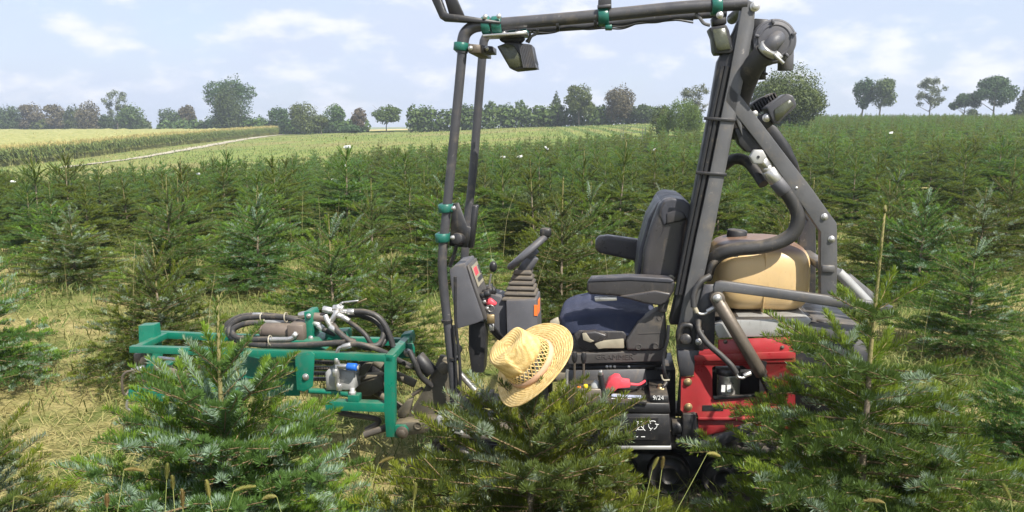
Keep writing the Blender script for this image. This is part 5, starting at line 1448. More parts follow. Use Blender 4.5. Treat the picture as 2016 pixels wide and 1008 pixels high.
for f, s in ((0.60, 0.12), (0.60, 0.45), (0.66, 0.75)):
    b = MB(); b.cyl(face_pt(f, s), face_pt(f, s) + fn * 0.022, 0.013, 14); b.cyl(face_pt(f, s) + fn * .02, face_pt(f, s) + fn * 0.045, 0.017, 14); b.build('knob', M['black'], dc, 0.002)
for f, s in ((0.72, 0.15), (0.78, 0.35), (0.86, 0.2), (0.84, 0.6)):
    b = MB(); b.cyl(face_pt(f, s), face_pt(f, s) + fn * 0.014, 0.010, 12); b.build('switch', M['silver'], dc, 0.001)
b = MB(); p = face_pt(0.74, 0.28); b.prism([(p.x, p.z), (p.x + 0.028, p.z + 0.018), (p.x + 0.058, p.z - 0.006), (p.x + 0.05, p.z - 0.018), (p.x + .01, p.z - .012)], p.y - 0.012, p.y + 0.012); b.build('emergency_key', M['redcap'], dc, 0.004)
b = MB(); q = L(966, 607, 0.08); b.torus(q, (0, 1, 0.2), 0.016, 0.0018, 20, 6); b.build('key_ring', M['silver'], dc, 0)
b = MB(); b.box(L(966, 628, 0.08), (0.036, 0.012, 0.042)); b.build('padlock', M['brass'], dc, 0.003)
b = MB(); b.box(L(968, 644, 0.08), (0.022, 0.008, 0.034)); b.build('key_tag', M['silver'], dc, 0.002)
for k in range(3): pipe('wiring', [(948 + 6 * k, 610 + 4 * k, .10), (958 + 5 * k, 630 + 4 * k, .08), (970 + 6 * k, 655, .10), (990 + 5 * k, 675, .14)], 0.006, M['black'], dc, 8)
# lever with ball knob
pipe('throttle_rod', [(961, 572, .30), (964, 556, .30), (967, 540, .30)], 0.0045, M['silver'], dc, 8, False)
b = MB(); b.blob(L(971, 525, .30), (0.018, 0.018, 0.026), 0.9, 16, 12); b.build('throttle_knob', M['black'], dc, 0)
plate('throttle_base', [(952, 566), (966, 562), (970, 580), (954, 584)], 0.27, 0.33, M['black'], dc, 0.004)
# foot pedals / boot tunnel below
plate('pedal_boot', [(922, 640), (950, 634), (956, 660), (952, 735), (928, 735), (922, 690)], 0.16, 0.26, M['black'], dc, 0.01, 2)

# ---------------------------------------------------------------- steering column
sc_ = part('steering_column')
plate('column_housing', [(996, 592), (1056, 590), (1059, 648), (1059, 735), (1002, 735), (998, 660)], 0.14, 0.34, M['greyplastic'], sc_, 0.008, 2)
plate('column_side', [(952, 576), (984, 584), (996, 592), (998, 668), (990, 678), (966, 640), (958, 600)], 0.18, 0.32, M['greyplastic'], sc_, 0.006, 2)
p0 = L(1026, 588, 0.24); p1 = L(1031, 530, 0.24)
n_f = 6
for i in range(n_f):
    f = i / n_f; c0 = p0 + (p1 - p0) * f; h = (p1 - p0).z / n_f
    w = 0.082 * (1 - f) + 0.036 * f
    b = MB()
    a0, a1, a2 = w, w * 0.97, w * 0.83
    rings = []
    for ww, dz in ((a2, 0), (a0, h * 0.28), (a1, h * 0.62), (a2 * 0.95, h * 1.0)):
        rings.append([b.bm.verts.new(c0 + Vector((sx * ww, sy * ww * 0.95, dz))) for sx, sy in ((-1, -1), (1, -1), (1, 1), (-1, 1))])
    for r0_, r1_ in zip(rings[:-1], rings[1:]):
        for k in range(4): b.bm.faces.new((r0_[k], r0_[(k + 1) % 4], r1_[(k + 1) % 4], r1_[k]))
    b.bm.faces.new(rings[0][::-1]); b.bm.faces.new(rings[-1])
    b.build('bellows_fold', M['dustrubber'], sc_, 0.004, 2)
b = MB(); q = L(1059, 604, 0.21); b.box(q + Vector((0.003, 0.02, 0)), (0.003, 0.07, 0.062)); b.build('orange_sticker', M['orange'], sc_, 0)
b = MB(); q = L(1055, 611, 0.138); b.box(q, (0.016, 0.002, 0.05)); b.build('orange_sticker', M['orange'], sc_, 0)
wc = L(1041, 494, 0.24); ax = Vector((-0.66, 0.03, 0.74)).normalized()
b = MB(); b.torus(wc, ax, 0.112, 0.0150, 44, 12); b.build('wheel_rim', M['greyplastic'], sc_, 0)
b = MB(); b.cyl(wc - ax * 0.035, wc + ax * 0.008, 0.034, 18); b.cyl(p1 - Vector((0, 0, .01)), wc - ax * 0.03, 0.03, 16)
for k in range(3):
    a_ = k * 2.0944 + 0.4; d_, u_, v_ = b.frame(ax); e_ = u_ * math.cos(a_) + v_ * math.sin(a_); b.cyl(wc - ax * 0.01, wc + e_ * 0.108, 0.010, 10)
b.build('wheel_hub', M['greyplastic'], sc_, 0.001)
kb = L(1074, 463, 0.2); b = MB(); b.blob(kb + Vector((0, 0, .012)), (0.026, 0.02, 0.022), 0.6, 16, 12); b.build('wheel_spinner_knob', M['black'], sc_, 0)

# ---------------------------------------------------------------- front linkage
fk = part('front_linkage')
plate('link_plate', [(866, 716), (872, 706), (884, 706), (904, 726), (910, 800), (906, 826), (790, 848), (806, 812)], 0.10, 0.135, M['mud'], fk, 0.003)
plate('link_plate', [(866, 700), (892, 706), (910, 800), (800, 840), (812, 812)], 0.34, 0.37, M['mud'], fk, 0.003)
b = MB(); q = L(876, 722, 0.10); b.cyl(q + Vector((0, -.03, 0)), q + Vector((0, .30, 0)), 0.026, 18); b.build('link_pin', M['mud'], fk, 0.003)
plate('lower_beam', [(776, 834), (800, 832), (850, 826), (896, 816), (908, 830), (862, 850), (800, 858), (778, 856)], 0.02, 0.10, M['mud'], fk, 0.004)
b = MB(); b.torus(L(823, 838, 0.018), (0, 1, 0), 0.016, 0.004, 20, 6); b.build('beam_eye', M['mud'], fk, 0)
bolt(792, 851, -0.004, 0.020, fk, 'oily')
pipe('tilt_cylinder', [(822, 702, .10), (850, 734, .10)], 0.033, M['black'], fk, 18, False, 0.003)
pipe('cylinder_rod', [(905, 735, .14), (935, 768, .14)], 0.014, M['silver'], fk, 12, False)
pipe('link_tube', [(732, 708, .16), (776, 736, .16), (818, 756, .16)], 0.020, M['mud'], fk, 14, False)
pipe('link_tube', [(700, 745, .2), (760, 785, .2), (800, 808, .2)], 0.018, M['mud'], fk, 12, False)
plate('link_lug', [(783, 808), (800, 790), (812, 786), (806, 812), (796, 824), (782, 822)], 0.08, 0.12, M['mud'], fk, 0.003)
pipe('link_bolt', [(812, 778, .1), (832, 764, .1)], 0.009, M['oily'], fk, 8, False)
plate('foot_step', [(858, 824), (866, 815), (876, 818), (908, 848), (912, 858), (886, 852), (862, 846)], -0.09, 0.0, M['hood'], fk, 0.004)
for k in range(4): pipe('step_groove', [(868 + 9 * k, 826 + 6 * k, -.095), (884 + 8 * k, 832 + 5 * k, -.095)], 0.0025, M['grey'], fk, 5, False)
pipe('hose', [(806, 690, .05), (818, 716, .04), (828, 740, .06), (850, 760, .1)], 0.013, M['rubber'], fk, 10)
pipe('hose', [(800, 722, .06), (812, 722, .05), (818, 704, .05)], 0.008, M['oily'], fk, 8)

# ---------------------------------------------------------------- green front frame
fr = part('front_frame')
N0, F0 = 0.0, 0.30
G = M['green']
def gbar(name, pts, y0, y1, bev=0.004): return plate(name, pts, y0, y1, G, fr, bev, 2)
gbar('rail', [(254, 682), (600, 692), (757, 699), (757, 713), (600, 706), (254, 695)], N0, N0 + 0.034)
gbar('rail', [(300, 653), (440, 659), (802, 668), (802, 682), (440, 672), (300, 666)], F0, F0 + 0.034)
b = MB()
def xbar(name, px, py, y0, y1, w, h):
    p = L(px, py, y0); b = MB(); b.box(Vector((p.x, (y0 + y1) / 2, p.z)), (w, y1 - y0, h)); return b.build(name, G, fr, 0.004, 2)
xbar('cross_rail', 264, 689, N0 + .034, F0, 0.034, 0.030)
xbar('cross_rail', 766, 706, N0 - .0, F0 + .10, 0.036, 0.034)
gbar('upright', [(272, 641), (302, 640), (308, 700), (308, 726), (280, 728), (274, 700)], F0 - 0.09, F0 - 0.03)
gbar('upright', [(756, 702), (777, 702), (777, 861), (760, 861), (756, 806)], N0, N0 + 0.04)
gbar('foot_lug', [(777, 838), (796, 838), (802, 846), (802, 858), (794, 864), (777, 862)], N0, N0 + 0.025)
gbar('rail', [(640, 790), (757, 795), (757, 812), (640, 808)], N0, N0 + 0.05)
gbar('rail_step', [(684, 778), (706, 779), (706, 794), (684, 792)], N0 + .002, N0 + 0.05)
pipe('round_rail', [(608, 769, .05), (660, 772, .05), (684, 776, .04), (702, 780, .03)], 0.0135, G, fr, 14)
gbar('side_plate', [(580, 697), (612, 692), (619, 698), (615, 762), (598, 772), (584, 768)], N0 - 0.012, N0 - 0.001)
bolt(602, 742, -0.012, 0.011, fr)
gbar('corner_plate', [(776, 677), (812, 677), (816, 686), (816, 704), (806, 706), (776, 706)], F0 - 0.05, F0 - 0.03)
bolt(803, 694, F0 - 0.055, 0.014, fr)
gbar('corner_block', [(790, 659), (808, 656), (812, 668), (812, 678), (786, 674)], F0 + 0.03, F0 + 0.10)
gbar('blade_box', [(252, 768), (258, 764), (470, 764), (470, 792), (252, 791)], N0 + 0.01, N0 + 0.16)
plate('blade_dirt', [(262, 762), (340, 762), (340, 765), (262, 765)], N0 + 0.03, N0 + 0.14, M['mud'], fr, 0)
gbar('back_panel', [(470, 700), (586, 700), (590, 780), (470, 780)], N0 + 0.14, N0 + 0.15)
gbar('tie_bar', [(282, 733), (306, 731), (306, 737), (282, 738)], N0 + 0.05, F0 - 0.05)
plate('support_leg', [(262, 697), (278, 697), (278, 724), (264, 724)], N0 + 0.10, N0 + 0.15, M['oily'], fr)
plate('support_leg', [(274, 730), (280, 730), (280, 768), (274, 768)], N0 + 0.04, N0 + 0.08, M['oily'], fr)
gbar('motor_bracket', [(598, 614), (610, 613), (614, 622), (614, 660), (616, 672), (602, 672), (601, 640)], N0 + 0.10, N0 + 0.20)
bolt(612, 666, N0 + 0.095, 0.009, fr); bolt(608, 622, N0 + 0.095, 0.008, fr)
gbar('motor_foot', [(520, 668), (616, 672), (640, 690), (520, 686)], N0 + 0.05, N0 + 0.24)
gbar('guide_block', [(640, 655), (680, 652), (684, 668), (640, 670)], N0 + 0.16, N0 + 0.24)

# cutter parts inside the frame
ct = part('cutter_drive')
for k in range(4):
    plate('drive_chain', [(612, 712 + 11 * k), (656, 713 + 11 * k), (656, 718 + 11 * k), (612, 717 + 11 * k)], 0.10, 0.13, M['blackmetal'], ct, 0.001)
    for j in range(9):
        b = MB(); b.cyl(L(614 + 5 * j, 714.5 + 11 * k, 0.095), L(614 + 5 * j, 714.5 + 11 * k, 0.10), 0.005, 8); b.build('chain_roller', M['oily'], ct, 0)
plate('valve_block', [(640, 734), (646, 727), (698, 728), (698, 768), (642, 768)], 0.03, 0.12, M['hood'], ct, 0.003)
plate('saw_guard', [(700, 760), (750, 742), (756, 764), (730, 780), (700, 780)], 0.12, 0.26, M['mud'], ct, 0.003)
plate('saw_plate', [(696, 742), (756, 738), (756, 752), (696, 754)], 0.16, 0.22, M['mud'], ct, 0.003)
plate('support_bar', [(706, 726), (722, 712), (732, 716), (716, 740), (700, 742)], 0.10, 0.16, M['mud'], ct, 0.003)
plate('shade_stand_in', [(706, 712), (756, 712), (756, 790), (706, 790)], 0.27, 0.28, M['black'], ct)  # black sheet standing in for the shade behind the cutter parts
pipe('lower_hose', [(660, 811, .06), (700, 818, .05), (738, 824, .05), (745, 832, .06), (722, 846, .08)], 0.013, M['dustrubber'], ct, 10)
pipe('lower_hose', [(718, 856, .04), (742, 848, .04), (760, 842, .05)], 0.016, M['dustrubber'], ct, 10)
pipe('grip_cylinder', [(306, 722, .06), (328, 728, .06), (372, 738, .06)], 0.022, M['motor'], ct, 14, False, 0.002)
for k in range(6): band(L(326 + 4 * k, 727.5 + 1.1 * k, .06), (1, 0, -.2), 0.025, ct, 'motor', 0.006, 'cylinder_rib')
pipe('cylinder_rod', [(312, 704, .05), (350, 708, .05)], 0.008, M['silver'], ct, 8, False)
pipe('wire_loop', [(283, 736, .02), (258, 730, .0), (242, 740, -.01), (241, 765, -.01), (246, 778, 0), (254, 768, .02)], 0.0060, M['oily'], ct, 8)
pipe('wire_loop', [(251, 788, .0), (250, 804, .0), (262, 807, .02)], 0.006, M['silver'], ct, 8)
plate('shackle_block', [(256, 726), (276, 722), (280, 732), (260, 738)], 0.02, 0.06, M['silver'], ct, 0.003)

# hydraulic motor on top of the frame
hm = part('hydraulic_motor')
pipe('motor_body', [(520, 651, .12), (545, 651, .12), (596, 653, .12)], 0.037, M['motor'], hm, 24, False, 0.006)
b = MB(); b.cyl(L(514, 651, .12), L(522, 651, .12), 0.030, 20); b.build('motor_cap', M['motor'], hm, 0.004)
plate('motor_flange', [(564, 640), (596, 640), (598, 672), (566, 670)], 0.06, 0.18, M['motor'], hm, 0.005)
pipe('motor_shaft', [(606, 622, .14), (618, 624, .14), (640, 625, .14)], 0.021, M['motor'], hm, 16, False, 0.003)
pipe('port_elbow', [(532, 668, .05), (556, 668, .05), (572, 667, .05), (581, 660, .055), (582, 654, .07)], 0.0115, M['silver'], hm, 12)
b = MB(); b.cyl(L(578, 656, .05), L(584, 662, .05), 0.015, 6); b.build('hex_nut', M['silver'], hm, 0.001)
plate('valve_cover', [(516, 631), (566, 629), (570, 637), (518, 640)], 0.16, 0.22, M['hood'], hm, 0.003)
hs = part('hose_bundle')
def hose(pts, r=0.0135): return pipe('hose', pts, r, M['rubber'], hs, 12)
hose([(596, 634, .16), (560, 625, .16), (510, 624, .18), (474, 628, .18), (452, 645, .16), (456, 664, .12), (480, 672, .08), (520, 672, .06)])
hose([(588, 628, .22), (530, 621, .22), (480, 622, .22), (450, 636, .2), (446, 652, .18), (462, 668, .1), (500, 678, .05), (560, 680, .04), (620, 678, .03), (680, 674, .03)])
hose([(520, 637, .14), (490, 636, .13), (462, 646, .12), (460, 660, .10), (482, 668, .06), (530, 668, .05)])
hose([(690, 614, .12), (718, 614, .12), (744, 624, .12), (762, 648, .12), (774, 682, .12)])
hose([(684, 620, .15), (722, 622, .16), (748, 640, .16), (760, 664, .14), (745, 682, .10), (720, 684, .06), (690, 672, .05), (668, 655, .06), (656, 640, .1)])
hose([(684, 632, .12), (702, 644, .1), (720, 660, .08), (730, 676, .08), (738, 684, .1)], 0.011)
hose([(664, 652, .08), (684, 668, .06), (706, 678, .05), (740, 680, .06), (752, 668, .1), (754, 650, .14), (738, 632, .18), (700, 618, .2)], 0.012)
hose([(688, 679, .02), (710, 678, .02), (738, 686, .03), (762, 696, .06), (790, 712, .1), (830, 730, .16)], 0.012)
hose([(616, 640, .18), (640, 650, .16), (672, 664, .18), (700, 672, .2)], 0.012)
for px, py, ly in ((516, 625, .15), (563, 625, .14), (478, 671, .07), (532, 670, .035)):
    b = MB(); b.torus(L(px, py, ly), (1, 0, 0.1), 0.022, 0.003, 18, 6); b.build('cable_tie', M['ivory'], hs, 0)
hf = part('hose_fittings')
def fit(pa, pb, r, n=12, mat='silver', name='fitting'):
    b = MB(); b.cyl(L(*pa), L(*pb), r, n); return b.build(name, M[mat], hf, 0.0012)
fit((498, 621, .2), (518, 621, .2), 0.014); fit((592, 620, .12), (604, 618, .12), 0.016, 6); fit((588, 620, .12), (598, 620, .12), 0.012)
fit((640, 612, .12), (700, 614, .12), 0.011); fit((636, 608, .12), (654, 612, .12), 0.016, 6); fit((656, 606, .12), (676, 607, .12), 0.015, 6)
fit((664, 600, .12), (668, 616, .12), 0.014); fit((684, 614, .12), (698, 614, .12), 0.015)
fit((648, 640, .09), (664, 612, .1), 0.012); fit((640, 620, .09), (652, 646, .08), 0.012); fit((650, 643, .08), (668, 655, .07), 0.0135); fit((672, 622, .1), (688, 632, .1), 0.0125)
fit((660, 618, .1), (676, 624, .1), 0.013, 6); fit((668, 600, .12), (676, 595, .12), 0.005); fit((676, 595, .12), (706, 592, .12), 0.004); fit((704, 596, .12), (722, 588, .12), 0.004, 6, 'brass')
fit((626, 640, .12), (636, 648, .12), 0.016, 8); fit((618, 636, .13), (630, 640, .13), 0.013)
fit((664, 712, .01), (664, 760, .01), 0.0105); fit((661, 726, .01), (661, 740, .01), 0.0155, 6); fit((668, 755, .01), (668, 768, .01), 0.0155, 6); fit((663, 704, .01), (664, 716, .01), 0.014, 6)
pipe('elbow', [(664, 706, .01), (664, 694, .01), (668, 686, .01), (676, 683, .01)], 0.0095, M['silver'], hf, 12); fit((674, 683.5, .01), (691, 679, .01), 0.0135)
fit((666, 720, .01), (686, 722, .0), 0.0125); fit((684, 722, .0), (702, 723, -.005), 0.0175, 16, 'bluecap', 'blue_cap'); fit((700, 724, .01), (706, 724, .01), 0.011, 10, 'ivory')
b = MB(); b.lathe([(0.017, 0), (0.017, 0.012), (0.012, 0.014), (0.012, 0.03)], L(694, 776, .02), (0, 0, 1), 6); b.build('hex_plug', M['hood'], hf, 0.001)

# ---------------------------------------------------------------- rubber tracks
def track(ly0, ly1):
    tr = part('rubber_track')
    xa, xb = L(850, 900, 0.0).x, L(1600, 900, 0.0).x
    zc, r = 0.145, 0.135
    x0_, x1_ = xa + r, xb - r; out = []; n = 14
    for i in range(n + 1): a = math.pi / 2 + math.pi * i / n; out.append((x0_ + r * math.cos(a), zc + r * math.sin(a)))
    for i in range(n + 1): a = -math.pi / 2 + math.pi * i / n; out.append((x1_ + r * math.cos(a), zc + r * math.sin(a)))
    inn = [(x + (0.022 if x < 0.2 else -0.022) * abs(math.cos(math.atan2(z - zc, (x - (x0_ if x < .2 else x1_)) or 1e-6))), zc + (z - zc) * 0.83) for x, z in out]
    b = MB(); k = len(out); R_ = []
    for pts in (out, inn):
        for y in (ly0, ly1): R_.append([b.bm.verts.new((x, y, z)) for x, z in pts])
    for i in range(k):
        j = (i + 1) % k
        for A, B in ((0, 1), (1, 3), (3, 2), (2, 0)): b.bm.faces.new((R_[A][i], R_[A][j], R_[B][j], R_[B][i]))
    b.build('track_belt', M['dustrubber'], tr, 0.004)
    lm = MB(); lm.box((0, 0, 0), (0.03, ly1 - ly0, 0.022)); lo = lm.build('track_lug', M['dustrubber'], tr, 0.004)
    per = 2 * (x1_ - x0_) + 2 * math.pi * r; nl = 64
    for i in range(nl):
        s = per * i / nl; st_ = x1_ - x0_
        if s < st_: P, ang = (x0_ + s, zc + r + .01), 0
        elif s < st_ + math.pi * r: a = math.pi / 2 - (s - st_) / r; P, ang = (x1_ + (r + .01) * math.cos(a), zc + (r + .01) * math.sin(a)), math.pi / 2 - a
        elif s < 2 * st_ + math.pi * r: P, ang = (x1_ - (s - st_ - math.pi * r), zc - r - .01), 0
        else: a = -math.pi / 2 - (s - 2 * st_ - math.pi * r) / r; P, ang = (x0_ + (r + .01) * math.cos(a), zc + (r + .01) * math.sin(a)), math.pi / 2 - a
        o_ = lo if i == 0 else lo.copy()
        if i: COL.objects.link(o_)
        o_.location = (P[0], (ly0 + ly1) / 2, P[1]); o_.rotation_euler = (0, ang, 0)
    wl_ = MB(); wl_.lathe([(0.02, 0), (0.030, -0.012), (0.036, 0.006), (0.058, 0.010), (0.066, 0.0), (0.07, 0.05), (0.05, 0.055)], (0, 0, 0), (0, 1, 0), 24); w0 = wl_.build('road_wheel', M['blackmetal'], tr, 0.003)
    for i in range(7):
        o_ = w0 if i == 0 else w0.copy()
        if i: COL.objects.link(o_)
        o_.location = (x0_ + (x1_ - x0_) * i / 6, ly0 + 0.02, zc - (0.02 if 0 < i < 6 else 0)); 
        if i in (0, 6): o_.scale = (1.35, 1, 1.35)
    pl = MB(); pl.box(((x0_ + x1_) / 2, (ly0 + ly1) / 2 + .02, zc), (x1_ - x0_, (ly1 - ly0) * 0.4, 0.11)); pl.build('track_frame', M['blackmetal'], tr, 0.006)
track(0.0, 0.17); track(0.40, 0.57)
# ================================================================== STRAW HAT
def straw_mat():
    m, n, l, out = new_mat('straw')
    p = n.new('ShaderNodeBsdfPrincipled'); p.inputs['Roughness'].default_value = 0.6; p.inputs['Specular IOR Level'].default_value = 0.3
    tc_ = n.new('ShaderNodeTexCoord')
    # herring-bone plait: fine waves across the sewn rings
    w = n.new('ShaderNodeTexWave'); w.wave_type = 'RINGS'; w.rings_direction = 'Z'; w.inputs['Scale'].default_value = 36; w.inputs['Distortion'].default_value = 2.5; w.inputs['Detail'].default_value = 3; w.inputs['Detail Scale'].default_value = 6
    l.new(tc_.outputs['Object'], w.inputs['Vector'])
    c = mix_rgb(n, l, ramp(n, l, noise(n, l, 55, 6, 0.7), 0.3, 0.7), (0.68, 0.48, 0.18), (0.86, 0.66, 0.32))
    c = mix_rgb(n, l, ramp(n, l, w.outputs['Fac'], 0.0, 0.6, 0.35, 0.0), c, (0.45, 0.27, 0.08))
    l.new(c, p.inputs['Base Color'])
    b = n.new('ShaderNodeBump'); b.inputs['Strength'].default_value = 0.55; b.inputs['Distance'].default_value = 0.002
    l.new(w.outputs['Fac'], b.inputs['Height']); l.new(b.outputs['Normal'], p.inputs['Normal'])
    t = n.new('ShaderNodeBsdfTranslucent'); l.new(c, t.inputs['Color'])
    x = n.new('ShaderNodeMixShader'); x.inputs[0].default_value = 0.22
    l.new(p.outputs['BSDF'], x.inputs[1]); l.new(t.outputs['BSDF'], x.inputs[2]); l.new(x.outputs[0], out.inputs['Surface']); return m
STRAW = straw_mat()
BANDM = surf('dusty_pink_band', (0.55, 0.34, 0.22), 0.8, 0, None, 0, 20, None, 0, 0.5, 700, spec=0.2)
def hat():
    c = at(1047, 716, 2.44)
    axis = Vector((-0.65, -0.46, 0.60)).normalized()
    fwd = Vector((0.62, -0.15, 0.77)); fwd = (fwd - axis * fwd.dot(axis)).normalized()   # long direction of the oval brim
    side = axis.cross(fwd)
    e = empty('straw_hat', c); e.rotation_mode = 'QUATERNION'
    e.rotation_quaternion = Matrix((fwd, side, axis)).transposed().to_quaternion()
    e.scale = (0.88, 0.88, 0.88)
    tag(e, 'woven straw hat with pinched crown and pink band hung on a fir top', 'hat')
    n = 96
    # brim: sewn plait rings, slightly wavy, turned up at the sides
    b = MB(); rings = []
    rr = np.linspace(0.094, 0.160, 27)
    for i, r in enumerate(rr):
        ring = []
        for k in range(n):
            a = 2 * math.pi * k / n
            ox = r * math.cos(a) * 1.09; oy = r * math.sin(a) * 0.94
            f = (r - 0.094) / 0.066
            z = 0.002 * (i % 2) * 0.9 + 0.016 * f * f * math.sin(a) ** 2 - 0.014 * f * f * math.cos(a) ** 2 + 0.0012 * math.sin(a * 24 + i * 1.6) - 0.004 * f
            ring.append(b.bm.verts.new((ox, oy, z)))
        rings.append(ring)
    for i in range(len(rings) - 1):
        for k in range(n): b.bm.faces.new((rings[i][k], rings[i + 1][k], rings[i + 1][(k + 1) % n], rings[i][(k + 1) % n]))
    o = b.build('brim', STRAW, e, 0, sharp=80)
    md = o.modifiers.new('thickness', 'SOLIDIFY'); md.thickness = 0.0022
    b = MB(); b.tube([(rr[-1] * math.cos(2 * math.pi * k / n) * 1.09, rr[-1] * math.sin(2 * math.pi * k / n) * 0.94, 0.016 * math.sin(2 * math.pi * k / n) ** 2 - 0.014 * math.cos(2 * math.pi * k / n) ** 2 - .004) for k in range(n + 1)], 0.003, 8, False, caps=False); b.build('brim_edge', STRAW, o, 0)
    # crown: band zone, open lattice zone, closed pinched top
    def cpt(a, h, f):
        # f = 0 base .. 1 top edge
        rx, ry = 0.1015 * (1 - 0.20 * f), 0.088 * (1 - 0.24 * f)
        ca, sa = math.cos(a), math.sin(a)
        pin = 0.022 * f * f * (max(0, sa) ** 3 + max(0, -sa) ** 3) * (1 if ca > -0.2 else 0.4)
        return Vector((rx * ca, (ry - pin) * sa, h))
    H = 0.138
    b = MB(); rings = []
    prof = [(0.0, 0.0), (0.10, 0.008), (0.22, 0.024)]
    for f, h in prof: rings.append([b.bm.verts.new(cpt(2 * math.pi * k / n, h, f)) for k in range(n)])
    for i in range(2):
        for k in range(n): b.bm.faces.new((rings[i][k], rings[i][(k + 1) % n], rings[i + 1][(k + 1) % n], rings[i + 1][k]))
    cr = b.build('crown', STRAW, e, 0, sharp=80)
    b = MB(); rings = []
    for i in range(15):
        f = 0.52 + 0.48 * min(1, i / 6); h = 0.056 + (H - 0.056) * min(1, i / 6)
        s = 1.0 if i <= 6 else 1 - ((i - 6) / 8) * 0.985
        ring = []
        for k in range(n):
            a = 2 * math.pi * k / n; p = cpt(a, h, f)
            if i >= 5:
                rounded = (i - 5) / 9
                p.z += 0.010 * math.sin(min(1, rounded * 1.2) * math.pi / 2)
                p.x *= s if i > 6 else 1; p.y *= s if i > 6 else 1
                crease = math.exp(-(p.y / 0.020) ** 2) * max(0, 1 - (p.x / 0.075) ** 2) ; p.z -= 0.026 * crease * rounded ** 0.5
                p.z -= 0.02 * max(0, p.x / 0.07) * rounded * 0.2
            p.z += 0.0008 * (i % 2)
            ring.append(b.bm.verts.new(p))
        rings.append(ring)
    for i in range(len(rings) - 1):
        for k in range(n): b.bm.faces.new((rings[i][k], rings[i][(k + 1) % n], rings[i + 1][(k + 1) % n], rings[i + 1][k]))
    b.bm.faces.new(rings[-1])
    o2 = b.build('crown_top', STRAW, cr, 0, sharp=80); md = o2.modifiers.new('thickness', 'SOLIDIFY'); md.thickness = 0.002
    b = MB(); m_ = 34
    for k in range(m_):
        for sg in (1, -1):
            pts = []
            for j in range(5):
                t = j / 4; a = 2 * math.pi * (k + sg * t * 1.5) / m_; f = 0.20 + 0.34 * t; p = cpt(a, 0.022 + 0.036 * t, f); p *= 1 + 0.006 * sg; pts.append(p)
            b.tube(pts, 0.0021, 4, False)
    b.build('open_weave', STRAW, cr, 0)
    b = MB(); rings = []
    for f, h, s in ((0.0, 0.0005, 1.03), (0.08, 0.010, 1.03), (0.2, 0.0235, 1.03)):
        rings.append([b.bm.verts.new(Vector((cpt(2 * math.pi * k / n, h, f).x * s, cpt(2 * math.pi * k / n, h, f).y * s, h + 0.0015 * math.sin(2 * math.pi * k / n * 3)))) for k in range(n)])
    for i in range(2):
        for k in range(n): b.bm.faces.new((rings[i][k], rings[i][(k + 1) % n], rings[i + 1][(k + 1) % n], rings[i + 1][k]))
    o3 = b.build('band', BANDM, e, 0, sharp=80); md = o3.modifiers.new('thickness', 'SOLIDIFY'); md.thickness = 0.0025
hat()

# ================================================================== LABEL TAGS ON THE LEADERS
TAGM = surf('white_tag', (0.80, 0.80, 0.78), 0.5)
tagb = MB(); tagb.box((0.035, 0, 0), (0.075, 0.0022, 0.032)); tagb.tube([(0, 0, 0.008), (-.012, -.008, 0.0), (0, 0, -0.008)], 0.0025, 5, True)
tag0 = tagb.build('plant_tag', TAGM, None, 0.0005)
PT = [(350, 378, 'white tag on the tall forked leader behind the green upright'), (625, 355, 'tilted white tag on a fir in the middle of the plantation below the track'),
      (677, 325, 'small white tag on a fir below the meadow near the track'), (1028, 277, 'white tag on a fir top right of the front cab posts'),
      (1283, 288, 'white tag below the weeping willow'), (15, 362, 'white tag at the photo border near the corn field'), (238, 376, 'tiny white tag below the corn field'),
      (962, 283, 'tiny white tag just right of the far cab post'), (1055, 284, 'tiny white tag beside the larger one right of the cab posts'), (667, 298, 'tiny white tag at the meadow edge of the plantation'),
      (1700, 240, 'white tag on a fir under the hilltop pair of trees'), (918, 290, 'tiny white tag between the two front cab posts'), (378, 338, 'tiny white tag near the end of the grass verge')]
first = True
used = set()
for px, py, lab in PT:
    best = None
    for i, (x, y, zt, e) in enumerate(FIRS):
        if i in used or y < 5: continue
        qx, qy = proj((x, y, zt - 0.12)); dd = (qx - px) ** 2 + 2.2 * (qy - py) ** 2
        if best is None or dd < best[0]: best = (dd, i, x, y, zt)
    _, i, x, y, zt = best; used.add(i)
    o = tag0 if first else tag0.copy()
    if not first: COL.objects.link(o)
    first = False
    s = 1.0 + 0.03 * y
    o.location = (x + 0.006, y - 0.01, zt - 0.14); o.rotation_euler = (RNG.normal(0, .25), RNG.normal(0, .3), RNG.normal(0, .5)); o.scale = (s, s, s)
    tag(o, lab, 'plant tag', 'white tags on the firs')

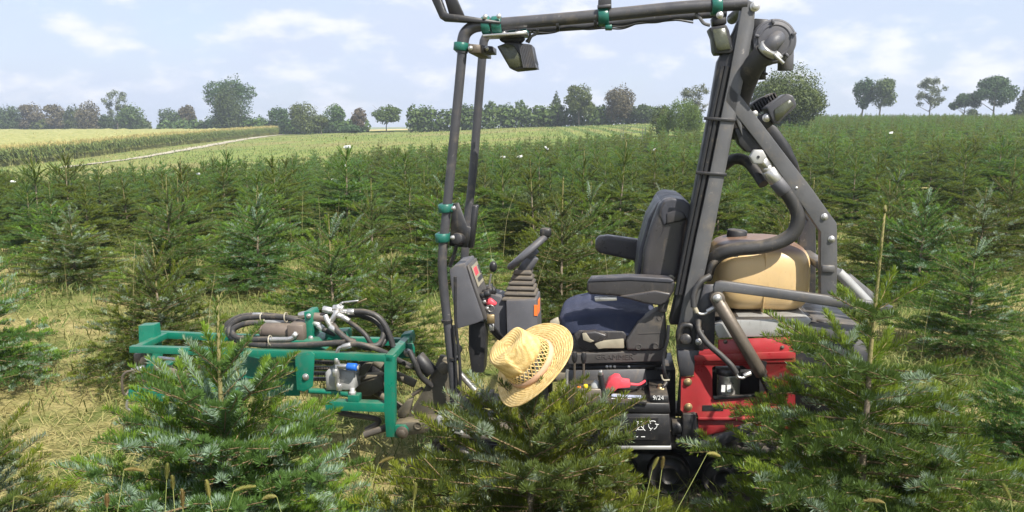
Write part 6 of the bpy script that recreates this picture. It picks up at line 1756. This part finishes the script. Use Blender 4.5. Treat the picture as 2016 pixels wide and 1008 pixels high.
# ================================================================== FOXTAIL GRASS IN FRONT
SEEDM = leaf_mat('seed_head', (0.18, 0.21, 0.05), (0.40, 0.31, 0.12), 0.3, 0.6, None, 0.2, 0.1)
STEMM = earth('grass_stem', (0.16, 0.20, 0.05), (0.26, 0.28, 0.09), 30)
def foxtail(px, py, Y, tilt, az, bend, label, dry=0.5, ln=0.055):
    rng = np.random.default_rng(int(px * 3 + py))
    ln *= 0.8; p = at(px, py, Y); zg = gz(p.x, p.y)
    root = Vector((p.x - 0.35 * tilt * math.cos(az), p.y - 0.35 * tilt * math.sin(az), zg))
    e = empty('foxtail_stalk', root); tag(e, label, 'grass stalk', 'foxtail grass between the foreground firs')
    top = Vector((p.x, p.y, p.z)) - root
    b = MB(); b.tube([(0, 0, -0.02), top * 0.5 + Vector((-0.03 * math.cos(az), -.03 * math.sin(az), 0.03)), top], lambda t: 0.0016 * (1 - 0.5 * t), 6, True); b.build('stem', STEMM, e, 0)
    # head: spine with bristles
    d0 = (top - top * 0.6).normalized()
    d = (d0 * (1 - bend) + Vector((math.cos(az), math.sin(az), -0.15)) * bend).normalized()
    N = 520; t = rng.random(N); a = rng.random(N) * 6.283
    u = d.cross(Vector((0.3, 0.9, 0.1))).normalized(); v = d.cross(u)
    U, Vv, D = np.array(u), np.array(v), np.array(d)
    r = 0.0052 * np.sin(np.pi * np.clip(0.12 + 0.85 * t, 0, 1)) ** 0.6
    rad = U * np.cos(a)[:, None] + Vv * np.sin(a)[:, None]
    curve = np.array([0, 0, -0.35]) * (t ** 2 * ln)[:, None] * bend
    c0 = np.array(top) + D * (t * ln)[:, None] + curve
    base = c0 + rad * (r * 0.2)[:, None]; tip = c0 + rad * (r * 1.0)[:, None] + D * 0.0085 + rad * (0.003 * rng.random(N))[:, None]
    sd = np.cross(rad, D) * 0.0011
    Vt = np.stack([base - sd, base + sd, tip], 1).reshape(-1, 3)
    link_mesh('seed_head', np_mesh('seed_head', Vt, [np.arange(N * 3).reshape(N, 3)], [SEEDM], attrs={'tint': np.repeat(np.clip(dry + 0.25 * rng.standard_normal(N), 0, 1), 3)}), e)
for a in (
 (244, 925, 1.95, .2, 0.2, 0.8, 'tan foxtail head bending over in front of the silvery fir', .95, .05),
 (328, 945, 1.9, .1, 1.2, 0.1, 'upright green foxtail head left of the paired one in front of the silvery fir', .25, .045),
 (341, 965, 1.9, .1, 2.0, 0.1, 'short plump foxtail head right of the upright green one', .3, .04),
 (413, 980, 1.85, .3, 2.4, 0.1, 'brown foxtail leaning away at the foot of the silvery fir', .7, .05),
 (460, 967, 1.85, .5, 0.5, 0.7, 'yellow-green foxtail slanting up in front of the silvery fir', .5, .06),
 (211, 1000, 1.8, .1, 1.5, 0.05, 'brown fuzzy foxtail cut by the bottom border', .95, .035),
 (360, 1000, 1.8, .2, 1.8, 0.05, 'broad yellow foxtail at the bottom border under the silvery fir', .55, .05),
 (28, 978, 1.9, .2, 0.1, 0.9, 'arched green foxtail at the bottom corner beside the mown straw', .35, .05),
 (545, 978, 1.9, .3, 2.8, 0.9, 'arched green foxtail between the silvery fir and the hat fir', .35, .045),
 (746, 912, 2.1, .5, 0.4, 0.6, 'green foxtail beside the shadow under the front linkage', .3, .05),
 (815, 985, 1.95, .3, 1.2, 0.1, 'yellow-green foxtail at the foot of the hat fir', .4, .05),
 (1284, 925, 2.15, .3, 0.6, 0.3, 'slanted yellow foxtail beside a more upright one under the battery', .55, .045),
 (1303, 925, 2.15, .2, 0.9, 0.1, 'upright yellow foxtail under the battery', .45, .04),
 (1392, 893, 2.2, .8, 0.3, 0.9, 'long stalked foxtail nodding below the red engine cover', .8, .045),
 (1742, 990, 1.9, .3, 2.6, 0.8, 'yellow foxtail below the tall bare-leader fir', .6, .055),
 (1990, 985, 1.9, .3, 2.0, 0.3, 'green foxtail at the bottom corner beside the bare-leader fir', .3, .05)):
    foxtail(*a)

# wire cage on the meadow
def cage():
    p = at(1246, 272, 52); e = empty('wire_cage', (p.x, p.y, gz(p.x, p.y))); tag(e, 'small grey wire cage on the meadow below the brown hedge tree', 'wire cage')
    wm = M['grey2']
    for sx in (-0.7, 0.7):
        for sy in (-0.5, 0.5):
            b = MB(); b.cyl((sx, sy, -0.1), (sx, sy, 1.5), 0.018, 6); b.build('post', wm, e, 0)
    for z in (0.35, 0.75, 1.1, 1.47):
        b = MB()
        for p0_, p1_ in (((-.7, -.5, z), (.7, -.5, z)), ((.7, -.5, z), (.7, .5, z)), ((.7, .5, z), (-.7, .5, z)), ((-.7, .5, z), (-.7, -.5, z))): b.cyl(p0_, p1_, 0.008, 5)
        b.build('wire', wm, e, 0)
cage()
